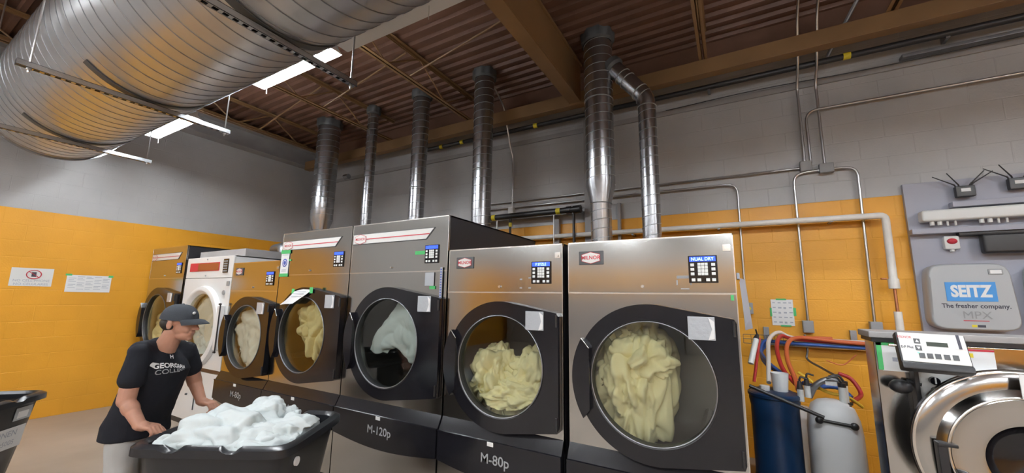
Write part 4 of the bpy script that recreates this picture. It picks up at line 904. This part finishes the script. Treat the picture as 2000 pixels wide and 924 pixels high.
# strips on D4 and D5, D6
st = thing('ribbon_strip', 'dangling strip of blue dots hanging at the right edge of the tall middle dryer', 'ribbon', (-2.04, YFP - .01, 1.45))
MB().box((-2.055, YFP - .014, 1.50), (-2.03, YFP - .012, 1.84)).build('strip', 'pouch', st, world=True, smooth=False)
dd_ = MB()
for i in range(16): dd_.box((-2.050, YFP - .016, 1.51 + i * .0205), (-2.036, YFP - .014, 1.519 + i * .0205))
dd_.prism([(-2.060, 1.475), (-2.046, 1.48), (-2.043, 1.495), (-2.040, 1.48), (-2.026, 1.475), (-2.037, 1.468), (-2.034, 1.45), (-2.043, 1.46), (-2.052, 1.45), (-2.049, 1.468)], YFP - .016, YFP - .014)
dd_.build('blue_marks', 'blueink', st, world=True, smooth=False)
nb = solo('plastic_bag', MB().box((-2.215, YFP - .012, 1.69), (-2.12, YFP - .004, 1.80), .003), 'pouch', 'clear plastic pocket taped under the seam of the tall middle dryer', 'pocket')
solo('tape_piece', MB().box((-2.165, YFP - .008, 1.665), (-2.105, YFP - .004, 1.69)), 'green', 'crumpled green tape under the clear pocket on the tall middle dryer', 'tape')
solo('tape_piece', MB().box((-2.345, YFP - .004, 1.955), (-2.235, YFP - .001, 1.985)), 'green', 'green tape strip left of the keypad on the tall middle dryer', 'tape')
solo('tape_piece', MB().box((-.015, YFP - .006, 1.605), (.0, YFP - .003, 1.635)), 'green', 'tiny green tape mark at the right edge of the rightmost dryer', 'tape')
solo('tape_residue', MB().box((-.285, YFP - .0016, 1.728), (-.21, YFP - .0006, 1.745)).box((-.288, YFP - .0016, 1.69), (-.28, YFP - .0006, 1.72)).box((-.215, YFP - .0016, 1.69), (-.207, YFP - .0006, 1.72)).box((-.265, YFP - .0016, 1.665), (-.22, YFP - .0006, 1.672)), 'grey', 'square tape marks left of the keypad on the rightmost dryer', 'tape marks')
solo('tape_residue', MB().box((-1.33, YFP - .0016, 1.73), (-1.31, YFP - .0006, 1.74)).box((-1.33, YFP - .0016, 1.67), (-1.31, YFP - .0006, 1.68)).box((-1.26, YFP - .0016, 1.67), (-1.24, YFP - .0006, 1.68)).box((-1.26, YFP - .0016, 1.74), (-1.24, YFP - .0006, 1.75)), 'grey', 'corner tape marks left of the keypad on the dryer second from the right', 'tape marks')

s1 = thing('wall_sign', 'white sign with a crossed out phone in a red ring on the yellow left wall', 'sign', (XL, 1.30, 1.70))
def lw(y, z): return (XL + .004, y, z)
MB().box((XL + .001, 1.165, 1.665), (XL + .004, 1.52, 1.895)).build('sign_sheet', 'whitep', s1, world=True, smooth=False)
MB().tube([(XL + .0055, 1.355 + .062 * math.cos(a * PI / 24), 1.815 + .055 * math.sin(a * PI / 24)) for a in range(48)], .005, 5, closed=True).tube([(XL + .0055, 1.31, 1.852), (XL + .0055, 1.40, 1.778)], .004, 5).build('red_ring', 'red', s1, world=True)
MB().box((XL + .0042, 1.335, 1.785), (XL + .0052, 1.375, 1.845)).build('phone_symbol', 'ink', s1, world=True, smooth=False)
q = MB(); q.text('NO CELL PHONE', .042, (XL + .0045, 1.345, 1.735), (0, 1, 0), (0, 0, 1), thick=.0, bold=.01, sx=.95); q.text('NO CELULARES', .042, (XL + .0045, 1.345, 1.690), (0, 1, 0), (0, 0, 1), thick=.0, bold=.01, sx=.98)
q.build('sign_lettering', 'papergrey', s1, world=True, smooth=False)
s2 = thing('wall_schedule', 'white printed schedule sheet taped up with green tape on the yellow left wall', 'schedule', (XL, 1.85, 1.62))
MB().box((XL + .001, 1.645, 1.60), (XL + .005, 2.085, 1.83)).build('sheet', 'paper', s2, world=True, smooth=False)
q = MB()
for i in range(9):
    for j in range(5):
        if (i * 7 + j * 3) % 4: q.box((XL + .005, 1.665 + j * .083, 1.805 - i * .021), (XL + .0058, 1.665 + j * .083 + .05 + .02 * ((i + j) % 2), 1.811 - i * .021))
q.build('printed_table', 'papergrey', s2, world=True, smooth=False)
tape('tape', [((XL + .005, 1.63, 1.82), (XL + .007, 1.69, 1.845)), ((XL + .005, 2.05, 1.81), (XL + .007, 2.10, 1.84))], s2)

# ------------------------------------------------------------------ laundry carts
def cart(name, label, loc, rz, L, W, H=.76, sign=False):
    t = thing(name, label, 'laundry cart', loc, rz, None)
    hl, hw = L / 2, W / 2; z0 = .13
    # tub with a hollow inside
    O = [rsq(hl - .14, hw - .12, z0, 64, 9), rsq(hl - .125, hw - .105, z0 + .02, 64, 9), rsq(hl - .035, hw - .035, H - .02, 64, 9)]
    I = [rsq(hl - .045, hw - .045, H - .02, 64, 9), rsq(hl - .135, hw - .115, z0 + .04, 64, 9)]
    b_ = MB().rings(O + I); b_.build('tub', 'bin', t)
    # rolled rim with finger notches
    K = 160; R_ = []
    for i in range(K):
        a = i * 2 * PI / K; c_, s_ = math.cos(a), math.sin(a); k = 9; qd = (abs(c_) ** k + abs(s_) ** k) ** (-1 / k); x, y_ = hl * c_ * qd, hw * s_ * qd
        nt_ = 0
        for cx_ in (-hl * .42, hl * .32):
            if abs(abs(y_) - hw) < .01: nt_ = max(nt_, 1 - min(1, max(0, (abs(x - cx_) - .025) / .03)))
        hgt = .028 * (1 - nt_) + .008
        d_ = Vector((c_ * qd, s_ * qd, 0)); ix, iy = x * (1 - .055 / hl), y_ * (1 - .055 / hw)
        mx, my = (x + ix) / 2, (y_ + iy) / 2
        R_.append([(x, y_, H - .03), (x, y_, H - .012), (x * .997, y_ * .997, H + hgt * .6 - .01), (mx * 1.01, my * 1.01, H + hgt - .008), (mx * .985, my * .985, H + hgt - .008), (ix, iy, H + hgt * .5 - .01), (ix, iy, H - .03)])
    MB().rings(R_, closed=True).build('rim', 'bin', t)
    MB().box((-hl + .18, -hw + .16, .09), (hl - .18, hw - .16, .135), .01).build('chassis', 'satin', t)
    for sx in (-1, 1):
        for sy in (-1, 1):
            x, y_ = sx * (hl - .22), sy * (hw - .2); c_ = MB().cyl((x, y_ - .015, .05), (x, y_ + .015, .05), .05, n=20).build('caster_wheel', 'grey', t)
            MB().box((x - .02, y_ - .025, .05), (x + .02, y_ - .018, .10)).box((x - .02, y_ + .018, .05), (x + .02, y_ + .025, .10)).box((x - .03, y_ - .03, .095), (x + .03, y_ + .03, .10)).build('caster_fork', 'emt', c_)
    return t
A_ = Vector((-2.90, .95)); e1 = Vector((math.cos(math.radians(29.3)), math.sin(math.radians(29.3)))); e2 = Vector((-e1.y, e1.x))
CL, CW = .90, .74
cc = A_ - e1 * .03 - e2 * .02 + e1 * CL / 2 + e2 * CW / 2
c1 = cart('laundry_cart', 'black plastic laundry cart heaped with white sheets, pushed by the man', (cc.x, cc.y, 0), math.radians(29.3), CL, CW)
MB().cyl((CL / 2 - .045, -.18, .655), (CL / 2 - .045 + .012, -.18, .655), .024, n=20).build('round_sticker', 'paper', c1)
CM = Matrix.Translation((cc.x, cc.y, 0)) @ Matrix.Rotation(math.radians(29.3), 4, 'Z')
def cartclip(p):
    q = CM.inverted() @ p
    if q.z < .80: q.x = min(max(q.x, -CL / 2 + .075), CL / 2 - .075); q.y = min(max(q.y, -CW / 2 + .065), CW / 2 - .065)
    q.z = max(q.z, .45); return CM @ q
def heap(lx, ly, z, r, seed, label, **k):
    p = CM @ Vector((lx, ly, z)); cloth_lump('crumpled_sheet', 'linen_white', p, r, seed, label, None, cat='sheet', rotz=math.radians(29.3), clip=cartclip, fine=.28, stretch=(1, 1.4, 1), **k)
heap(-.10, .0, .72, (.30, .29, .155), 21, 'large white sheet rising in the middle left of the cart', amp=.045, fr=4.5, lobes=.22)
heap(.01, .17, .82, (.12, .11, .085), 22, 'rounded white sheet topping the heap in the cart', amp=.03, fr=6, lobes=.2)
heap(.13, -.06, .73, (.24, .22, .11), 23, 'white sheet spread across the middle right of the cart', amp=.04, fr=5, lobes=.25)
heap(.29, -.02, .74, (.12, .16, .10), 24, 'white sheet bunched at the right end of the cart', amp=.035, fr=6, lobes=.25)
heap(-.22, -.15, .70, (.19, .14, .12), 25, 'white sheet draped down to the near left rim of the cart', amp=.04, fr=5.5, lobes=.25)
heap(.10, -.20, .70, (.28, .12, .09), 26, 'white sheet along the near rim of the cart', amp=.035, fr=6, lobes=.25)
heap(.15, .20, .78, (.06, .05, .06), 27, 'small corner of white sheet standing up behind the heap', amp=.02, fr=8, lobes=.3, sub=5)

# left cart: right-hand corner at about (-5.10, 1.09)
ang = math.atan2(.796 - 1.094, -4.798 + 5.098)   # near rim direction
f1 = Vector((math.cos(ang), math.sin(ang))); f2 = Vector((-f1.y, f1.x))
L2, W2 = 1.05, .70
# corner is the +y / -x end when the near rim runs towards +x
co2 = Vector((-5.06, 1.12)); 
f1 = Vector((.70, -.714)); f2 = Vector((.714, .70))
cc2 = co2 + f1 * (L2 / 2) - f2 * (W2 / 2)
c2 = cart('laundry_cart', 'black laundry cart with a handwritten linen sign at the left edge', (cc2.x, cc2.y, 0), math.atan2(f1.y, f1.x), L2, W2)
# local +y is the face towards the camera side
def face_pt(lx, z, off=.0):
    k = (z - .15) / (.74 - .15); y_ = (W2 / 2 - .105) + .07 * k; return Vector((lx, y_ + off, z))
def faceplate(name, x0, x1, z0, z1, m_, off, par, dark=None):
    v = [face_pt(x0, z0, off), face_pt(x1, z0, off), face_pt(x1, z1, off), face_pt(x0, z1, off)]; K = [p - Vector((0, .003, 0)) for p in v]
    return MB().add(v + K, [(0, 1, 2, 3), (7, 6, 5, 4), (0, 4, 5, 1), (1, 5, 6, 2), (2, 6, 7, 3), (3, 7, 4, 0)]).build(name, m_, par, smooth=False)
sg = faceplate('linen_sign', -.38, .10, .40, .56, 'paper', .006, c2)
upv = (face_pt(0, .6) - face_pt(0, .5)).normalized()
q = MB(); q.text('LINEN', .062, face_pt(-.23, .515, .0075), (-1, 0, 0), upv, thick=0, bold=-.0); q.text('#5005', .05, face_pt(-.25, .445, .0075), (-1, 0, 0), upv, thick=0, bold=-.0)

q.build('sign_lettering', 'papergrey', sg, smooth=False)
pk = faceplate('label_pocket', -.39, -.25, .605, .70, 'pouch', .006, c2)
faceplate('label_card', -.36, -.275, .62, .67, 'paper', .0075, pk)

# ------------------------------------------------------------------ the man
man = thing('person', 'man in black t-shirt and dark cap leaning on the laundry cart, looking right', 'person', (-3.45, 1.12, 0))
E1 = Vector((.87, .49, 0)).normalized(); E2 = Vector((-.49, .87, 0)).normalized(); EZ = Vector((0, 0, 1))
def VV(*p): return Vector(p)
HD = VV(-3.20, 1.215, 1.405)          # head centre
FX = (E1 * .98 + E2 * .12).normalized(); FY = EZ.cross(FX).normalized()   # facing, left
tilt = Matrix.Rotation(math.radians(6), 3, FY)
def hp(f_, l, u_): return HD + tilt @ (FX * f_ + FY * l + EZ * u_)
NECK = VV(-3.285, 1.18, 1.235); CH = VV(-3.315, 1.19, 1.10); BE = VV(-3.395, 1.17, .90); PE = VV(-3.455, 1.16, .78)
RS, RE, RW = VV(-3.230, 1.035, 1.240), VV(-3.20, 1.005, .965), VV(-3.075, 1.045, .835)
LS, LE, LW = VV(-3.385, 1.345, 1.215), VV(-3.41, 1.43, .975), VV(-3.32, 1.45, .85)
def rotm(xa, ya, za): return Matrix((xa, ya, za)).transposed()
HR = rotm(tilt @ FX, tilt @ FY, tilt @ EZ)
bd_ = MB()
# head
bd_.ell(hp(-.012, 0, .026), (.094, .074, .078), HR)       # skull
bd_.ell(hp(.025, 0, -.01), (.070, .062, .085), HR)        # face
bd_.ell(hp(.040, 0, -.070), (.048, .050, .036), HR)       # jaw
bd_.ell(hp(.070, 0, -.088), (.022, .026, .018), HR)       # chin
bd_.ell(hp(.082, 0, .028), (.016, .045, .012), HR)        # brow
bd_.caps(hp(.092, 0, .010), hp(.112, 0, -.022), .008, .0125)   # nose
bd_.ell(hp(.098, .012, -.026), (.012, .008, .008), HR).ell(hp(.098, -.012, -.026), (.012, .008, .008), HR)
bd_.caps(hp(.088, -.016, -.048), hp(.088, .016, -.048), .008, .008).caps(hp(.085, -.015, -.060), hp(.085, .015, -.060), .008, .008)   # lips
bd_.ell(hp(.062, .034, -.028), (.024, .018, .026), HR).ell(hp(.062, -.034, -.028), (.024, .018, .026), HR)  # cheeks
for s in (-1, 1): bd_.ell(hp(-.012, s * .078, -.005), (.018, .008, .032), HR).ell(hp(-.008, s * .082, .012), (.015, .007, .014), HR)
# neck
bd_.caps(hp(-.02, 0, -.06), NECK, .056, .064)
bd_.caps(NECK, NECK + VV(-.03, 0, -.08), .064, .08)
# torso
def torso(mb, g):
    rs = [(PE - VV(.01, 0, .09), .155 + g, .175 + g), (PE, .145 + g, .17 + g), (BE, .135 + g, .155 + g), (BE * .5 + CH * .5, .13 + g, .16 + g), (CH, .122 + g, .165 + g), (CH * .4 + NECK * .6 - VV(.01, 0, .0), .085 + g, .12 + g), (NECK - VV(.01, 0, .0), .05 + g, .07 + g)]
    sd_ = (LS - RS); sd_.z = 0; sd_.normalize(); fr_ = VV(sd_.y, -sd_.x, 0)
    if fr_.dot(E1) < 0: fr_ = -fr_
    R_ = []
    for c_, a, b_ in rs: R_.append([c_ + fr_ * (a * math.cos(t * PI / 16)) + sd_ * (b_ * math.sin(t * PI / 16)) for t in range(32)])
    return mb.rings(R_)
torso(bd_, -.012)
bd_.caps(RS * .75 + RE * .25, RE, .050, .046).caps(RE, RW, .046, .031).caps(RE * .7 + RW * .3, RE * .65 + RW * .35, .046, .044)
bd_.caps(LS * .75 + LE * .25, LE, .049, .045).caps(LE, LW, .045, .030)
# legs
for s in (-1, 1):
    hpj = PE + E2 * (.09 * s) - VV(0, 0, .04); kn = hpj + E1 * .04 - VV(0, 0, .33); ft = VV(hpj.x, hpj.y, 0) + E1 * (-.04) + VV(0, 0, .09)
    bd_.caps(hpj, kn, .085, .06).caps(kn, ft, .058, .04).caps(ft - VV(0, 0, .04), ft + E1 * .14 - VV(0, 0, .055), .04, .03)
# hands
def hand(wr, rim_dir, pal_dir, side):
    # wr wrist, pal_dir direction along the palm, rim_dir across the knuckles (towards the little finger)
    pd_ = pal_dir.normalized(); rd = rim_dir.normalized(); nn = pd_.cross(rd).normalized()
    if nn.z < 0: nn = -nn
    pc_ = wr + pd_ * .045
    bd_.caps(wr - pd_ * .01, wr + pd_ * .02, .028, .030)
    for k in range(4):
        o_ = (-.030 + .020 * k); ln = (.040, .045, .042, .034)[k]
        kn_ = wr + pd_ * (.082 - .004 * abs(k - 1)) + rd * o_ + nn * .004
        bd_.caps(wr + pd_ * .02 + rd * o_ * .7, kn_, .014, .0115)
        p1 = kn_ + (pd_ * .75 - nn * .66).normalized() * ln * .9; p2 = p1 + (-nn * .95 + pd_ * .05) * ln * .65; p3 = p2 + (-nn * .6 - pd_ * .7).normalized() * ln * .5
        bd_.caps(kn_, p1, .0105, .0095, 12).caps(p1, p2, .0095, .0085, 12).caps(p2, p3, .0085, .0075, 12)
    t0 = wr + pd_ * .015 - rd * .028; t1 = t0 + pd_ * .038 - rd * .022 - nn * .004; t2 = t1 + pd_ * .032 - rd * .002 - nn * .012; t3 = t2 + pd_ * .024 + rd * .006 - nn * .010
    bd_.caps(t0, t1, .016, .012, 12).caps(t1, t2, .012, .0105, 12).caps(t2, t3, .0105, .009, 12)
hand(RW, -E2, (E1 * .95 + E2 * .15 - EZ * .22), 1)
hand(LW, -E2 * 1.0, (E1 * .95 - EZ * .22), -1)
body = bd_.build('body', 'skin', man, world=True)
def remesh(o, vox, sm_=4, disp=0.0, dsc=.15):
    r_ = o.modifiers.new('remesh', 'REMESH'); r_.mode = 'VOXEL'; r_.voxel_size = vox; r_.use_smooth_shade = True
    s_ = o.modifiers.new('smooth', 'SMOOTH'); s_.factor = .5; s_.iterations = sm_
    if disp:
        tx_ = bpy.data.textures.new('cloth_folds', 'CLOUDS'); tx_.noise_scale = dsc; tx_.noise_depth = 2
        d_ = o.modifiers.new('folds', 'DISPLACE'); d_.texture = tx_; d_.strength = disp; d_.mid_level = .5; d_.texture_coords = 'LOCAL'
remesh(body, .0042, 3)
sh = MB(); torso(sh, .012)
sh.caps(RS + VV(.0, .01, -.012), RS * .42 + RE * .58, .060, .066).caps(LS + VV(0, 0, -.01), LS * .45 + LE * .55, .058, .063)
sh.caps(RS * .8 + CH * .2 - VV(0, 0, .02), LS * .8 + CH * .2 - VV(0, 0, .02), .066, .066)
sh.caps(NECK - VV(.035, .0, .03), RS * .85 + NECK * .15 - VV(0, 0, .012), .046, .058).caps(NECK - VV(.035, 0, .03), LS * .85 + NECK * .15 - VV(0, 0, .012), .046, .056).caps(NECK - E1 * .050 + VV(0, 0, .030), NECK - E1 * .06 - VV(0, 0, .08), .052, .08).caps(NECK - E1 * .050 + VV(0, 0, .022), RS * .75 + NECK * .25 - E1 * .02, .052, .066).caps(NECK - E1 * .050 + VV(0, 0, .022), LS * .75 + NECK * .25 - E1 * .02, .052, .062)
shirt = sh.build('t_shirt', 'shirt', man, world=True); remesh(shirt, .007, 4, .018, .14)
# collar opening shows skin: neck rises through the shirt
cp = MB(); tr_ = MB()
for s in (-1, 1):
    hpj = PE + E2 * (.09 * s) - VV(0, 0, .05); kn = hpj + E1 * .04 - VV(0, 0, .32); ft = VV(hpj.x, hpj.y, 0) + E1 * (-.03) + VV(0, 0, .10)
    tr_.caps(hpj + VV(0, 0, .0), kn, .090, .080).caps(kn, ft, .083, .07)
tr_.ell(PE - VV(.0, .0, .08), (.115, .125, .10))
tro = tr_.build('trousers', 'trousers', man, world=True); remesh(tro, .010, 4, .02, .13)
shoe = MB()
for s in (-1, 1):
    ft = VV(PE.x, PE.y, 0) + E2 * (.09 * s) - E1 * .04
    shoe.caps(ft + VV(0, 0, .045) - E1 * .04, ft + E1 * .17 + VV(0, 0, .038), .05, .04)
so = shoe.build('shoes', 'blackpipe', man, world=True)
hr = MB().ell(hp(-.036, 0, -.002), (.074, .0765, .056), HR)
hr.build('hair', 'hair', man, world=True)
# cap
cpm = MB(); n = 40; R_ = []
for k in range(12):
    a = PI / 2 * k / 11.0; rr = math.cos(a) ** .75 if k < 11 else .01; zz = math.sin(a)
    R_.append([hp(-.010 + .108 * rr * math.cos(t * 2 * PI / n), .088 * rr * math.sin(t * 2 * PI / n), .022 + .102 * zz) for t in range(n)])
cpm.rings(R_)
cap = cpm.build('cap', 'cap', man, world=True)
bm_ = MB(); R_ = []
for i in range(17):
    a = -1.15 + 2.3 * i / 16; 
    r0 = (-.008 + .104 * math.cos(a), .084 * math.sin(a)); ex = .078 * max(0.0, math.cos(a * 1.25)) ** .6
    r1 = (r0[0] + ex, r0[1] * 1.0)
    sag0, sag1 = -.010 * (a / 1.15) ** 2, -.016 - .020 * (a / 1.15) ** 2
    R_.append([hp(r0[0], r0[1], .040 + sag0), hp((r0[0] + r1[0]) / 2, r1[1], .041 + sag0 * .5 + sag1 * .5 + .006), hp(r1[0], r1[1], .036 + sag1), hp(r1[0], r1[1], .032 + sag1), hp((r0[0] + r1[0]) / 2, r1[1], .036 + sag0 * .5 + sag1 * .5 + .006), hp(r0[0], r0[1], .034 + sag0)])
bm_.rings(R_); bm_.build('cap_brim', 'cap', cap, world=True, ang=60)
MB().ell(hp(.088, -.030, .078), (.006, .014, .010), HR).build('cap_logo', 'paper', cap, world=True)
MB().ell(hp(-.010, 0, .125), (.008, .008, .005), HR).build('cap_button', 'cap', cap, world=True)
# face details
fd = MB(); fd.caps(hp(.088, -.030, .028), hp(.080, -.048, .024), .004, .003).caps(hp(.088, .030, .028), hp(.080, .048, .024), .004, .003)
fd.build('eyebrows', 'hair', man, world=True)
ey = MB()
for s in (-1, 1): ey.ell(hp(.077, s * .032, .008), (.010, .013, .007), HR)
ey.build('eyes', 'hair', man, world=True)
# chest lettering
tdir = (E1 * .84 - E2 * .54 + EZ * .10).normalized(); tux = (E1 * .54 + E2 * .84).normalized(); tuy = tdir.cross(tux); tuy = tuy if tuy.z > 0 else -tuy
to = CH + VV(0, 0, .035) + tdir * .145 + tux * .036
def chest(name, s_, size, dz, m_, bold, sx=1.0):
    q = MB(); q.text(s_, size, to + tuy * dz, tux, tuy, thick=0, bold=bold, sx=sx); o = q.build(name, m_, shirt, world=True, smooth=False)
    w_ = o.modifiers.new('wrap', 'SHRINKWRAP'); w_.target = shirt; w_.wrap_method = 'NEAREST_SURFACEPOINT'; w_.wrap_mode = 'ABOVE_SURFACE'; w_.offset = .004
    return o
chest('shirt_lettering', 'GEORGIAN', .046, .0, 'paper', .03)
chest('shirt_lettering_outline', 'COLLEGE', .045, -.041, 'grey', .012, 1.12)
chest('shirt_logo', 'H', .030, .062, 'paper', .02, 1.3)
